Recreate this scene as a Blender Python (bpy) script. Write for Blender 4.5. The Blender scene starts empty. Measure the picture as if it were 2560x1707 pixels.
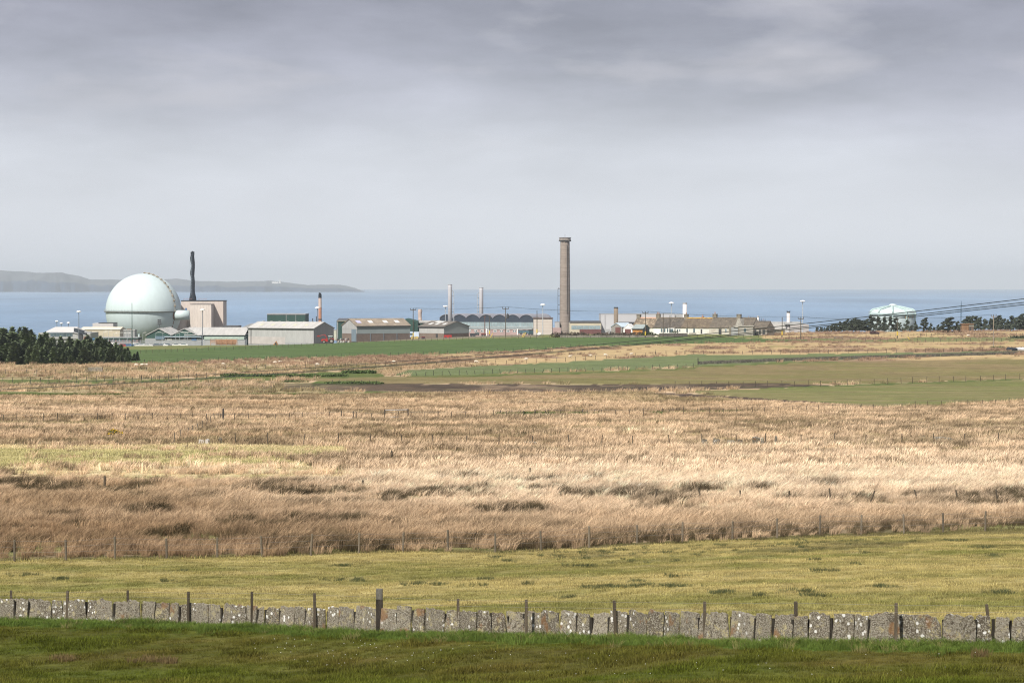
import bpy, math, random
import numpy as np
from mathutils import Vector, Matrix

random.seed(7)
RNG = np.random.default_rng(7)
scene = bpy.context.scene
COL = scene.collection

# ------------------------------------------------------------------ camera
CAMZ = 45.0
F = 2560 * 85.0 / 36.0                 # focal length in photo pixels
TH = math.atan(139.5 / F)
CT, ST = math.cos(TH), math.sin(TH)
cam_d = bpy.data.cameras.new('camera'); cam = bpy.data.objects.new('camera', cam_d); COL.objects.link(cam)
cam_d.lens = 85.0; cam_d.sensor_width = 36.0; cam_d.sensor_fit = 'HORIZONTAL'
cam_d.clip_start = 0.5; cam_d.clip_end = 80000
cam.location = (0, 0, CAMZ); cam.rotation_euler = (math.pi / 2 - TH, 0, 0)
scene.camera = cam

# ------------------------------------------------------------------ sky, sun, exposure
SUN_EL, SUN_AZ = math.radians(48), math.radians(210)    # azimuth clockwise from +Y (camera looks to +Y): behind left
world = bpy.data.worlds.new('World'); scene.world = world; world.use_nodes = True
nt = world.node_tree; nt.nodes.clear()
def wn(t, **kw):
    n = nt.nodes.new(t)
    for k, v in kw.items(): setattr(n, k, v)
    return n
out = wn('ShaderNodeOutputWorld'); bg = wn('ShaderNodeBackground')
sky = wn('ShaderNodeTexSky', sky_type='NISHITA', sun_disc=False, sun_elevation=SUN_EL, sun_rotation=SUN_AZ)
tc = wn('ShaderNodeTexCoord'); sep = wn('ShaderNodeSeparateXYZ')
nt.links.new(tc.outputs['Generated'], sep.inputs[0])
ramp = wn('ShaderNodeValToRGB'); el = ramp.color_ramp.elements      # cloud deck: pale at the horizon, heavier grey overhead
el[0].position = 0.0; el[0].color = (0.64, 0.665, 0.725, 1)
el[1].position = 1.0; el[1].color = (0.27, 0.28, 0.32, 1)
for p, c in ((0.045, (0.545, 0.562, 0.625, 1)), (0.070, (0.455, 0.462, 0.535, 1)), (0.095, (0.352, 0.352, 0.422, 1)), (0.125, (0.285, 0.280, 0.342, 1)), (0.3, (0.28, 0.28, 0.335, 1))):
    e = el.new(p); e.color = c
mp = wn('ShaderNodeMapping'); mp.inputs['Scale'].default_value = (2.6, 2.6, 9.5); mp.inputs['Location'].default_value = (5.5, 2.2, 8.3)
nt.links.new(tc.outputs['Generated'], mp.inputs[0])
n1 = wn('ShaderNodeTexNoise'); n1.inputs['Scale'].default_value = 2.2; n1.inputs['Detail'].default_value = 7; n1.inputs['Roughness'].default_value = 0.58
n1.inputs['Distortion'].default_value = 0.1
nt.links.new(mp.outputs[0], n1.inputs['Vector'])
# clouds show more higher up, the horizon is veiled
am = wn('ShaderNodeMapRange'); am.inputs[1].default_value = 0.02; am.inputs[2].default_value = 0.10; am.inputs[3].default_value = 0.05; am.inputs[4].default_value = 0.66
nt.links.new(sep.outputs['Z'], am.inputs[0])
mr = wn('ShaderNodeMapRange'); mr.inputs[1].default_value = 0.30; mr.inputs[2].default_value = 0.72; mr.inputs[3].default_value = -0.5; mr.inputs[4].default_value = 0.5
nt.links.new(n1.outputs[0], mr.inputs[0])
mul = wn('ShaderNodeMath', operation='MULTIPLY_ADD'); mul.inputs[2].default_value = 1.0
nt.links.new(mr.outputs[0], mul.inputs[0]); nt.links.new(am.outputs[0], mul.inputs[1])
zs = wn('ShaderNodeMath', operation='MAXIMUM'); zs.inputs[1].default_value = 0.0
n2 = wn('ShaderNodeTexNoise'); n2.inputs['Scale'].default_value = 0.9; n2.inputs['Detail'].default_value = 2
nt.links.new(mp.outputs[0], n2.inputs['Vector'])
wob = wn('ShaderNodeMath', operation='MULTIPLY_ADD'); wob.inputs[1].default_value = 0.10; wob.inputs[2].default_value = -0.05
nt.links.new(n2.outputs[0], wob.inputs[0])
za = wn('ShaderNodeMath', operation='ADD'); nt.links.new(sep.outputs['Z'], za.inputs[0]); nt.links.new(wob.outputs[0], za.inputs[1])
nt.links.new(za.outputs[0], zs.inputs[0]); nt.links.new(zs.outputs[0], ramp.inputs[0])
sc1 = wn('ShaderNodeVectorMath', operation='SCALE'); nt.links.new(ramp.outputs[0], sc1.inputs[0]); nt.links.new(mul.outputs[0], sc1.inputs['Scale'])
n3 = wn('ShaderNodeTexNoise'); n3.inputs['Scale'].default_value = 3.4; n3.inputs['Detail'].default_value = 6; n3.inputs['Distortion'].default_value = 0.15; nt.links.new(mp.outputs[0], n3.inputs['Vector'])
pk = wn('ShaderNodeMapRange'); pk.inputs[1].default_value = 0.56; pk.inputs[2].default_value = 0.74; pk.inputs[3].default_value = 0.0; pk.inputs[4].default_value = 0.75; nt.links.new(n3.outputs[0], pk.inputs[0])
hb_ = wn('ShaderNodeMapRange'); hb_.inputs[1].default_value = 0.045; hb_.inputs[2].default_value = 0.085; nt.links.new(sep.outputs['Z'], hb_.inputs[0])
pm2 = wn('ShaderNodeMath', operation='MULTIPLY'); nt.links.new(pk.outputs[0], pm2.inputs[0]); nt.links.new(hb_.outputs[0], pm2.inputs[1])
puff = wn('ShaderNodeMix', data_type='RGBA'); puff.inputs[7].default_value = (0.53, 0.51, 0.545, 1); nt.links.new(pm2.outputs[0], puff.inputs[0]); nt.links.new(sc1.outputs[0], puff.inputs[6])
sc2 = wn('ShaderNodeVectorMath', operation='SCALE'); sc2.inputs['Scale'].default_value = 0.09; nt.links.new(sky.outputs[0], sc2.inputs[0])
mix = wn('ShaderNodeMix', data_type='RGBA'); mix.inputs[0].default_value = 0.88
nt.links.new(sc2.outputs[0], mix.inputs[6]); nt.links.new(puff.outputs[2], mix.inputs[7])
nt.links.new(mix.outputs[2], bg.inputs[0]); bg.inputs[1].default_value = 1.0
nt.links.new(bg.outputs[0], out.inputs[0])

sun_d = bpy.data.lights.new('sun', 'SUN'); sun = bpy.data.objects.new('sun', sun_d); COL.objects.link(sun)
sun_d.energy = 5.0; sun_d.angle = math.radians(2.0); sun_d.color = (1.0, 0.94, 0.85)
to_sun = Vector((math.sin(SUN_AZ) * math.cos(SUN_EL), math.cos(SUN_AZ) * math.cos(SUN_EL), math.sin(SUN_EL)))
sun.rotation_euler = to_sun.to_track_quat('Z', 'Y').to_euler(); sun.location = (-60, -60, 120)
scene.view_settings.view_transform = 'Standard'; scene.view_settings.look = 'None'
scene.view_settings.exposure = 0.34; scene.view_settings.gamma = 1.0; scene.view_settings.use_curve_mapping = False
scene.render.engine = 'CYCLES'
cy = scene.cycles
cy.max_bounces = 5; cy.diffuse_bounces = 2; cy.glossy_bounces = 2; cy.transmission_bounces = 2; cy.volume_bounces = 0; cy.transparent_max_bounces = 8
cy.caustics_reflective = False; cy.caustics_refractive = False
cy.use_denoising = True; cy.filter_width = 1.15; cy.denoising_prefilter = 'NONE'
try: cy.denoiser = 'OPENIMAGEDENOISE'
except Exception: pass

# ------------------------------------------------------------------ photo pixel <-> place
def P(u, v, d):
    zc = (853.5 - v) / F; s = d / (CT + zc * ST)
    return Vector(((u - 1280) / F * s, d, CAMZ + (-ST + zc * CT) * s))
def proj(x, y, z):
    dz = z - CAMZ; yc = np.maximum(y * CT - dz * ST, 1.0); zc = y * ST + dz * CT
    return 1280 + F * x / yc, 853.5 - F * zc / yc
def MX(px, d): return px * d / F

def h2(ix, iy, seed):
    n = (ix.astype(np.int64) * 374761393 + iy.astype(np.int64) * 668265263 + seed * 982451653) & 0x7fffffff
    n = ((n ^ (n >> 13)) * 1274126177) & 0x7fffffff
    return ((n ^ (n >> 16)) & 0xffff) / 65535.0
def vn(x, y, seed=0):
    x = np.asarray(x, float); y = np.asarray(y, float)
    ix = np.floor(x); iy = np.floor(y); fx = x - ix; fy = y - iy
    fx = fx * fx * (3 - 2 * fx); fy = fy * fy * (3 - 2 * fy)
    a = h2(ix, iy, seed); b = h2(ix + 1, iy, seed); c = h2(ix, iy + 1, seed); d = h2(ix + 1, iy + 1, seed)
    return (a * (1 - fx) + b * fx) * (1 - fy) + (c * (1 - fx) + d * fx) * fy
def fbm(x, y, seed=0, o=4):
    s = 0; a = 0.5; t = 0
    for k in range(o):
        s = s + a * vn(x * 2 ** k, y * 2 ** k, seed + k); t += a; a *= 0.55
    return s / t
def sst(a, b, x):
    t = np.clip((x - a) / (b - a), 0, 1); return t * t * (3 - 2 * t)

# ------------------------------------------------------------------ the lie of the land: ground height by bearing and distance
TAB = {
 0:    [(-300, 44.5), (0, 43.3), (30, 39.6), (78, 'v1707'), (98, 'v1545'), (126, 'v1404'), (160, 'v1290'), (200, 'v1200'), (260, 'v1118'), (340, 'v1050'), (430, 'v1000'),
        (520, 'v962'), (610, 'v932'), (700, 'v906'), (800, 'v886'), (900, 'v868'), (1000, 19.0), (1120, 16.5), (1250, 11.5), (1400, 9.5), (1560, 7), (1640, 1), (1720, -4), (2200, -12)],
 640:  [(-300, 44.5), (0, 43.3), (30, 39.6), (75, 'v1707'), (92, 'v1561'), (130, 'v1394'), (162, 'v1290'), (202, 'v1200'), (262, 'v1118'), (340, 'v1051'), (430, 'v1001'),
        (520, 'v962'), (610, 'v930'), (700, 'v903'), (800, 'v880'), (890, 'v862'), (960, 20.8), (1120, 17), (1250, 11.5), (1400, 9.5), (1560, 7), (1640, 1), (1720, -4), (2200, -12)],
 1280: [(-300, 44.5), (0, 43.3), (30, 39.6), (68.5, 'v1707'), (82, 'v1583'), (135, 'v1380'), (166, 'v1288'), (206, 'v1197'), (266, 'v1116'), (345, 'v1051'), (435, 'v1001'),
        (520, 'v963'), (610, 'v930'), (700, 'v900'), (800, 'v870'), (900, 'v843'), (960, 25.5), (1120, 18), (1250, 12), (1400, 10), (1560, 7), (1640, 1), (1720, -4), (2200, -12)],
 1920: [(-300, 44.5), (0, 43.3), (30, 39.9), (62, 'v1707'), (73, 'v1601'), (144, 'v1343'), (172, 'v1272'), (210, 'v1193'), (270, 'v1115'), (350, 'v1049'), (440, 'v1000'),
        (520, 'v965'), (610, 'v935'), (700, 'v897'), (800, 'v865'), (880, 'v845'), (960, 'v832'), (1060, 24.5), (1200, 16), (1350, 11), (1560, 7), (1640, 1), (1720, -4), (2200, -12)],
 2560: [(-300, 44.5), (0, 43.3), (30, 40.0), (60, 'v1707'), (70, 'v1605'), (148, 'v1326'), (175, 'v1260'), (210, 'v1190'), (270, 'v1115'), (350, 'v1045'), (430, 'v1004'),
        (520, 'v972'), (600, 'v946'), (700, 'v887'), (760, 'v871'), (830, 'v851'), (900, 'v838'), (980, 'v827'), (1100, 24), (1300, 14), (1560, 7), (1640, 1), (1720, -4), (2200, -12)],
}
DG = np.arange(-300, 2201, 1.0)
CU = np.array(sorted(TAB), float)
ZC = []
for u in sorted(TAB):
    d = [a for a, _ in TAB[u]]; z = [b if not isinstance(b, str) else P(u, float(b[1:]), a).z for a, b in TAB[u]]
    zz = np.interp(DG, d, z)
    k = np.hanning(31); k /= k.sum(); zs_ = np.convolve(np.pad(zz, 15, mode='edge'), k, 'valid')
    w = sst(150, 200, DG); k2 = np.hanning(7); k2 /= k2.sum(); zn = np.convolve(np.pad(zz, 3, mode='edge'), k2, 'valid')
    ZC.append(zn * (1 - w) + zs_ * w)
ZC = np.array(ZC)
def gz(x, y):
    x = np.asarray(x, float); y = np.asarray(y, float)
    u = np.clip(1280 + F * x / np.maximum(y, 40), -200, 2760)
    t = np.clip((u - CU[0]) / 640, 0, 3.9999); i = t.astype(int); f = t - i; f = f * f * (3 - 2 * f) * 0.5 + f * 0.5
    k = np.clip(y + 300, 0, 2499.0); j = k.astype(int); g = k - j
    za = ZC[i, j] * (1 - g) + ZC[i, j + 1] * g; zb = ZC[i + 1, j] * (1 - g) + ZC[i + 1, j + 1] * g
    amp = 0.10 + 0.25 * sst(150, 300, y)
    rel = (fbm(x / 14, y / 9, 11, 3) - 0.5) * amp + (vn(x / 3.1, y / 2.3, 5) - 0.5) * 0.08
    return za * (1 - f) + zb * f + rel
def gz1(x, y): return float(gz(np.array([x]), np.array([y]))[0])
_DS = np.concatenate([np.arange(50, 300, 0.5), np.arange(300, 1700, 2.0)])
def on_ground(u, v, dmin=50, dmax=1700):
    """the first point of the land along the sight line of a photo pixel"""
    ds = _DS[(_DS >= dmin) & (_DS <= dmax)]
    zc = (853.5 - v) / F; s = ds / (CT + zc * ST); x = (u - 1280) / F * s; z = CAMZ + (-ST + zc * CT) * s
    k = np.nonzero(z <= gz(x, ds))[0]
    i = k[0] if len(k) else len(ds) - 1
    return Vector((x[i], ds[i], gz1(x[i], ds[i])))

# ------------------------------------------------------------------ materials
MATS = {}
def mat(name, col, rough=0.85, var=0.18, scale=1.0, fine=0.0, fscale=20.0, bump=0.0, spec=0.25, metal=0.0, stretch=(1, 1, 1), col2=None, thr=(0.45, 0.6), cscale=1.0, rnd=0.0):
    """procedural paint / rock / cladding: base colour, broad and fine mottling, optional second colour in patches"""
    if name in MATS: return MATS[name]
    m = bpy.data.materials.new(name); m.use_nodes = True; t = m.node_tree; N = t.nodes; L = t.links
    b = N['Principled BSDF']; b.inputs['Roughness'].default_value = rough; b.inputs['Metallic'].default_value = metal
    b.inputs['Specular IOR Level'].default_value = spec
    tcn = N.new('ShaderNodeTexCoord'); mpn = N.new('ShaderNodeMapping'); mpn.inputs['Scale'].default_value = stretch
    oi = N.new('ShaderNodeObjectInfo'); ad = N.new('ShaderNodeVectorMath'); ad.operation = 'MULTIPLY_ADD'
    ad.inputs[1].default_value = (37.0, 61.0, 23.0)
    L.new(oi.outputs['Random'], ad.inputs[0]); L.new(tcn.outputs['Object'], ad.inputs[2]); L.new(ad.outputs[0], mpn.inputs[0])
    nz = N.new('ShaderNodeTexNoise'); nz.inputs['Scale'].default_value = scale; nz.inputs['Detail'].default_value = 5; L.new(mpn.outputs[0], nz.inputs['Vector'])
    r = N.new('ShaderNodeMapRange'); r.inputs[1].default_value = 0.3; r.inputs[2].default_value = 0.7; r.inputs[3].default_value = 1 - var; r.inputs[4].default_value = 1 + var
    L.new(nz.outputs[0], r.inputs[0]); fac = r.outputs[0]
    if fine:
        n2 = N.new('ShaderNodeTexNoise'); n2.inputs['Scale'].default_value = fscale; n2.inputs['Detail'].default_value = 3; L.new(mpn.outputs[0], n2.inputs['Vector'])
        r2 = N.new('ShaderNodeMapRange'); r2.inputs[1].default_value = 0.35; r2.inputs[2].default_value = 0.65; r2.inputs[3].default_value = 1 - fine; r2.inputs[4].default_value = 1 + fine
        L.new(n2.outputs[0], r2.inputs[0]); mm = N.new('ShaderNodeMath'); mm.operation = 'MULTIPLY'; L.new(fac, mm.inputs[0]); L.new(r2.outputs[0], mm.inputs[1]); fac = mm.outputs[0]
    if rnd:
        r3 = N.new('ShaderNodeMapRange'); r3.inputs[3].default_value = 1 - rnd; r3.inputs[4].default_value = 1 + rnd; L.new(oi.outputs['Random'], r3.inputs[0])
        mm = N.new('ShaderNodeMath'); mm.operation = 'MULTIPLY'; L.new(fac, mm.inputs[0]); L.new(r3.outputs[0], mm.inputs[1]); fac = mm.outputs[0]
    cs = None
    if col2:
        n3 = N.new('ShaderNodeTexNoise'); n3.inputs['Scale'].default_value = cscale; n3.inputs['Detail'].default_value = 6; n3.inputs['Roughness'].default_value = 0.65; L.new(mpn.outputs[0], n3.inputs['Vector'])
        r4 = N.new('ShaderNodeMapRange'); r4.inputs[1].default_value = thr[0]; r4.inputs[2].default_value = thr[1]; L.new(n3.outputs[0], r4.inputs[0])
        mx = N.new('ShaderNodeMix'); mx.data_type = 'RGBA'; mx.inputs[6].default_value = (*col, 1); mx.inputs[7].default_value = (*col2, 1); L.new(r4.outputs[0], mx.inputs[0]); cs = mx.outputs[2]
    vs = N.new('ShaderNodeVectorMath'); vs.operation = 'SCALE'
    if cs: L.new(cs, vs.inputs[0])
    else: vs.inputs[0].default_value = col
    L.new(fac, vs.inputs['Scale']); L.new(vs.outputs[0], b.inputs['Base Color'])
    if bump:
        bp = N.new('ShaderNodeBump'); bp.inputs['Strength'].default_value = bump; bp.inputs['Distance'].default_value = 0.05
        L.new(nz.outputs[0] if not fine else n2.outputs[0], bp.inputs['Height']); L.new(bp.outputs[0], b.inputs['Normal'])
    MATS[name] = m; return m

# ------------------------------------------------------------------ mesh builder
class MB:
    def __init__(s): s.v = []; s.f = []
    def add(s, vs, fs):
        o = len(s.v); s.v += [tuple(p) for p in vs]; s.f += [tuple(i + o for i in f) for f in fs]; return s
    def box(s, x0, x1, y0, y1, z0, z1):
        return s.add([(x0, y0, z0), (x1, y0, z0), (x1, y1, z0), (x0, y1, z0), (x0, y0, z1), (x1, y0, z1), (x1, y1, z1), (x0, y1, z1)],
                     [(3, 2, 1, 0), (4, 5, 6, 7), (0, 1, 5, 4), (1, 2, 6, 5), (2, 3, 7, 6), (3, 0, 4, 7)])
    def prism(s, poly, axis, a, b):
        """polygon of (p, q) swept from a to b along axis ('x': p,q = y,z; 'y': p,q = x,z; 'z': p,q = x,y)"""
        f = {'x': lambda p, q, t: (t, p, q), 'y': lambda p, q, t: (p, t, q), 'z': lambda p, q, t: (p, q, t)}[axis]
        n = len(poly); vs = [f(p, q, a) for p, q in poly] + [f(p, q, b) for p, q in poly]
        return s.add(vs, [tuple(range(n)), tuple(range(2 * n - 1, n - 1, -1))] + [(i, i + n, (i + 1) % n + n, (i + 1) % n) for i in range(n)])
    def lathe(s, prof, cx=0, cy=0, n=16, cap=True):
        """profile of (radius, z) turned about a vertical axis"""
        vs = []; fs = []
        for r, z in prof:
            for k in range(n):
                a = 2 * math.pi * k / n; vs.append((cx + r * math.cos(a), cy + r * math.sin(a), z))
        for i in range(len(prof) - 1):
            for k in range(n): fs.append((i * n + k, i * n + (k + 1) % n, (i + 1) * n + (k + 1) % n, (i + 1) * n + k))
        if cap: fs += [tuple(range(n - 1, -1, -1)), tuple((len(prof) - 1) * n + k for k in range(n))]
        return s.add(vs, fs)
    def tube(s, pts, r, n=6, r1=None):
        pts = [Vector(p) for p in pts]; vs = []; fs = []; m = len(pts)
        for i, p in enumerate(pts):
            t = (pts[min(i + 1, m - 1)] - pts[max(i - 1, 0)]).normalized()
            a = t.cross(Vector((0, 0, 1))); a = t.cross(Vector((0, 1, 0))) if a.length < 1e-3 else a; a.normalize(); b = t.cross(a)
            rr = r if r1 is None else r + (r1 - r) * i / (m - 1)
            for k in range(n):
                c = 2 * math.pi * k / n; vs.append(p + a * rr * math.cos(c) + b * rr * math.sin(c))
        for i in range(m - 1):
            for k in range(n): fs.append((i * n + k, i * n + (k + 1) % n, (i + 1) * n + (k + 1) % n, (i + 1) * n + k))
        fs += [tuple(range(n - 1, -1, -1)), tuple((m - 1) * n + k for k in range(n))]
        return s.add(vs, fs)
    def blob(s, c, r, n=10, m=7):
        vs = []; fs = []
        for i in range(m + 1):
            a = math.pi * i / m
            for k in range(n):
                b = 2 * math.pi * k / n; vs.append((c[0] + r[0] * math.sin(a) * math.cos(b), c[1] + r[1] * math.sin(a) * math.sin(b), c[2] + r[2] * math.cos(a)))
        for i in range(m):
            for k in range(n): fs.append((i * n + k, (i + 1) * n + k, (i + 1) * n + (k + 1) % n, i * n + (k + 1) % n))
        return s.add(vs, fs)
    def mesh(s, name, m, smooth=False):
        me = bpy.data.meshes.new(name); me.from_pydata(s.v, [], s.f); me.update()
        if m: me.materials.append(m)
        if smooth: me.polygons.foreach_set('use_smooth', [True] * len(me.polygons))
        return me
    def obj(s, name, m, parent=None, smooth=False, world=True, label=None):
        o = bpy.data.objects.new(name, s.mesh(name, m, smooth)); COL.objects.link(o)
        if parent:
            o.parent = parent
            if world: o.matrix_parent_inverse = Matrix.Translation(-parent.location)
        if label: o['label'] = label
        return o
def tag(o, label, cat, group=None, kind=None):
    if label: o['label'] = label
    if cat: o['category'] = cat
    if group: o['group'] = group
    if kind: o['kind'] = kind
    elif cat: o['kind'] = 'thing'
    return o
def thing(name, loc, label, cat, rz=0.0, group=None):
    o = bpy.data.objects.new(name, None); COL.objects.link(o); o.location = loc; o.rotation_euler = (0, 0, rz); o.empty_display_size = 0.2
    return tag(o, label, cat, group)
def part_copy(me, name, parent, loc=(0, 0, 0), rot=(0, 0, 0), scl=(1, 1, 1), world=True):
    o = bpy.data.objects.new(name, me); COL.objects.link(o); o.parent = parent
    o.location = loc; o.rotation_euler = rot; o.scale = scl
    if world: o.matrix_parent_inverse = Matrix.Translation(-parent.location)
    return o
def in_poly(U, V, poly):
    U = np.asarray(U); V = np.asarray(V); r = np.zeros(U.shape, bool); n = len(poly)
    for i in range(n):
        (x0, y0), (x1, y1) = poly[i], poly[(i + 1) % n]
        if y0 == y1: continue
        c = ((y0 > V) != (y1 > V)) & (U < (x1 - x0) * (V - y0) / (y1 - y0) + x0); r ^= c
    return r
# ------------------------------------------------------------------ land cover, read off the photograph on the ground sheet
WU = [-200, 0, 320, 640, 960, 1280, 1600, 1920, 2240, 2560, 2800]; WVB = [1550, 1552, 1556, 1569, 1584, 1591, 1599, 1609, 1614, 1615, 1615]
FU = [-200, 36, 654, 897, 1120, 1238, 1420, 1593, 1831, 2050, 2358, 2560, 2800]; FVB = [1408, 1404, 1393, 1384, 1379, 1383, 1372, 1360, 1351, 1339, 1331, 1326, 1320]
PEAT = [(-50, 963), (250, 960), (500, 957), (860, 959), (1200, 960), (1500, 961), (1720, 959), (1950, 958), (2080, 963), (1950, 968), (1720, 975), (1500, 982), (1200, 982), (860, 978), (500, 969), (250, 968), (-50, 971)]
PEAT2 = [(1560, 978), (1720, 984), (1850, 992), (2000, 1002), (2180, 1014), (2330, 1017), (2180, 1021), (2000, 1010), (1850, 1000), (1720, 995)]
OLIVE1 = [(740, 947), (860, 944), (1280, 933), (1500, 926), (1720, 921), (1740, 914), (2000, 905), (2560, 889), (2800, 882), (2800, 938), (2560, 946), (2085, 961), (1720, 959), (1280, 960), (860, 957)]
OLIVE2 = [(1700, 978), (2085, 966), (2560, 949), (2800, 940), (2800, 993), (2560, 1003), (2330, 1015), (2180, 1016), (2000, 1003), (1850, 993)]
GREEN1 = [(980, 938), (1020, 924), (1400, 906), (1720, 887), (2000, 886), (2560, 877), (2800, 873), (2800, 877), (2560, 884), (2000, 902), (1720, 918), (1280, 932), (1080, 940)]
GREEN2 = [(180, 912), (260, 876), (420, 872), (640, 863), (760, 859), (1000, 851), (1200, 846), (1400, 842), (1700, 841), (1900, 847), (2020, 849), (2020, 853), (1900, 855), (1700, 859), (1460, 866), (1280, 878), (1120, 884), (1000, 888), (860, 893), (600, 900), (400, 908)]
GREEN3 = [(2020, 852), (2040, 846), (2200, 850), (2300, 843), (2560, 843), (2800, 842), (2800, 853), (2560, 852), (2300, 855), (2100, 855)]
YGREEN = [(-50, 1112), (300, 1118), (520, 1112), (850, 1118), (900, 1128), (700, 1150), (880, 1180), (860, 1200), (500, 1205), (200, 1205), (-50, 1195)]
SCRUB = [[(520, 942), (700, 934), (860, 930), (960, 934), (960, 942), (760, 946), (560, 952)], [(-50, 948), (300, 950), (700, 942), (700, 950), (300, 958), (-50, 960)],
         [(780, 952), (950, 953), (960, 962), (780, 963)], [(-50, 978), (200, 983), (330, 985), (330, 991), (-50, 990)], [(1230, 1036), (1330, 1030), (1490, 1034), (1510, 1040), (1240, 1041)],
         [(1620, 1033), (1700, 1029), (1860, 1027), (1860, 1031), (1640, 1038)], [(860, 980), (1280, 976), (1310, 981), (880, 987), (560, 988), (560, 983)], [(1000, 939), (1400, 932), (1740, 919), (1740, 922), (1400, 936), (1080, 943)],
         [(1740, 914), (2000, 904), (2560, 887), (2800, 880), (2800, 884), (2560, 890), (2000, 908), (1740, 918)], [(2085, 963), (2560, 946), (2560, 949), (2085, 967), (1720, 974), (1720, 971)]]
def cover(U, V, X, Y):
    """base colour and share of tall dry grass for every ground point"""
    n = U.shape
    jit = (fbm(X / 6, Y / 6, 31, 4) - 0.5); U = U + jit * 24; V = V + jit * np.where(V > 1050, 16, 3.0)
    big = fbm(X / 30, Y / 22, 41, 4); st = fbm(X / 26, Y / 3.2, 51, 4); st2 = fbm(X / 9, Y / 1.6, 55, 3)
    mot = fbm(X / 2.2, Y / 2.2, 61, 3)
    def mixc(a, b, t): return np.asarray(a)[None, :] * (1 - t[:, None]) + np.asarray(b)[None, :] * t[:, None]
    wv = np.interp(U, WU, WVB); fv = np.interp(U, FU, FVB)
    rgb = mixc((.44, .320, .202), (.74, .560, .385), np.clip((big - .3) * 1.2 + (st - .5) * 0.9 + .1, 0, 1))
    # cloud light painted into the rush colour: sunlit pale belt, shaded lower left
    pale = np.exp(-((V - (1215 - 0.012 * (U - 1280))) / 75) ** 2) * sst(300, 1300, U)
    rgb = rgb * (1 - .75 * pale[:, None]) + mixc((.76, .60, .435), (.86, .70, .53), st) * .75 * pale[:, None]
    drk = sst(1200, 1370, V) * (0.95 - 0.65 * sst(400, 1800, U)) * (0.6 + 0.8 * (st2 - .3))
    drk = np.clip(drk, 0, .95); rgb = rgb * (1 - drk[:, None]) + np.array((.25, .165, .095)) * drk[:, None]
    tall = np.ones(n) * sst(0.20, 0.42, st * .6 + big * .4)
    fine_row = sst(.56, .66, fbm(X / 34, Y / 5, 57, 4)) * (V < 1110)      # bands of greener, shorter sward between the rush rows
    rgb = rgb * (1 - .6 * fine_row[:, None]) + np.array((.17, .155, .07)) * .6 * fine_row[:, None]
    tall *= (1 - .5 * fine_row)
    far = sst(1010, 960, V)
    rgb = rgb * (1 - far[:, None] * .35) + np.array((.27, .20, .125)) * far[:, None] * .35
    gl = sst(.50, .62, fbm(X / 22, Y / 10, 71, 4)) * sst(1020, 960, V)
    rgb = rgb * (1 - .55 * gl[:, None]) + np.array((.12, .145, .05)) * .55 * gl[:, None]; tall *= 1 - .6 * gl
    tan = rgb.copy()
    k = in_poly(U, V, YGREEN); t = sst(.40, .62, st * .5 + big * .5)
    c = mixc((.40, .365, .18), (.56, .46, .28), t); rgb[k] = c[k]; tall[k] = (.02 + .6 * sst(.60, .72, st))[k]
    # thin strip of bright green along the rush edge by the fence
    edge = (V < fv) & ((U < 1330) | (U > 2330)) & (V > fv - 6 - 50 * sst(.45, .7, fbm(X / 9, Y / 9, 81, 2)) * sst(1300, 900, U) - 8 * sst(1900, 2500, U))
    c = mixc((.13, .155, .05), (.29, .26, .12), mot); rgb[edge] = c[edge]; tall[edge] = .25
    e2 = (V < fv) & (V > fv - 8); rgb[e2] = mixc((.10, .105, .035), (.17, .14, .065), mot)[e2]
    # grazed pasture between fence and slab wall
    k = V >= fv; t = np.clip((st - .5) * 2.6 + (mot - .5) * 1.1 + .45 + .35 * sst(1500, 1400, V), 0, 1)
    c = mixc((.165, .162, .050), (.330, .275, .115), t); rgb[k] = c[k]; tall[k] = 0
    wet = k & (V < fv + 60) & (U > 1250); t = sst(.50, .64, fbm(X / 5, Y / 4, 91, 4)) * sst(1200, 1500, U) * sst(58, 30, V - fv)
    rgb = np.where(wet[:, None], rgb * (1 - .6 * t[:, None]) + np.array((.085, .080, .036)) * .6 * t[:, None], rgb)
    # foreground turf
    k = V >= wv; t = np.clip((fbm(X / 5, Y / 3, 101, 4) - .35) * 1.5 + (mot - .5) * .6 + .1, 0, 1)
    c = mixc((.068, .082, .012), (.092, .078, .020), t); rgb[k] = c[k]
    k = (V > wv - 6) & (V < wv + 14); rgb[k] = np.array((.075, .115, .022))
    # fields beyond
    def put(poly, a, b, t, tl=0.0):
        k = in_poly(U, V, poly); c = mixc(a, b, np.clip(t, 0, 1)); rgb[k] = c[k]; tall[k] = tl
    put(OLIVE1, (.160, .145, .058), (.200, .155, .080), sst(.4, .62, st * .6 + big * .4) * .9 + .15 * sst(930, 900, V))
    put(OLIVE2, (.142, .152, .054), (.190, .168, .078), sst(.4, .6, st * .7 + big * .3))
    put(GREEN1, (.115, .148, .062), (.138, .160, .074), st)
    put(GREEN2, (.068, .112, .036), (.085, .122, .045), st)
    put(GREEN3, (.12, .15, .05), (.2, .18, .09), st, .1)
    for sp in SCRUB: put(sp, (.065, .10, .025), (.13, .14, .05), mot * 1.4 - .2, .0)
    pt = sst(.35, .6, fbm(X / 6, Y / 14, 111, 3))
    k = in_poly(U, V, PEAT); a = np.where(k, (.15 + .45 * pt) * (1 - sst(450, 1000, U)) + .92 * sst(450, 1000, U), 0) * (1 - .3 * sst(.55, .68, fbm(X / 4, Y / 9, 113, 3))); rgb = rgb * (1 - a[:, None]) + mixc((.040, .030, .025), (.070, .050, .038), pt) * a[:, None]; tall[k & (U > 700)] = 0
    k = in_poly(U, V, PEAT2); c = mixc((.07, .05, .04), (.16, .12, .085), pt); rgb[k] = c[k]; tall[k] = 0
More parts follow.
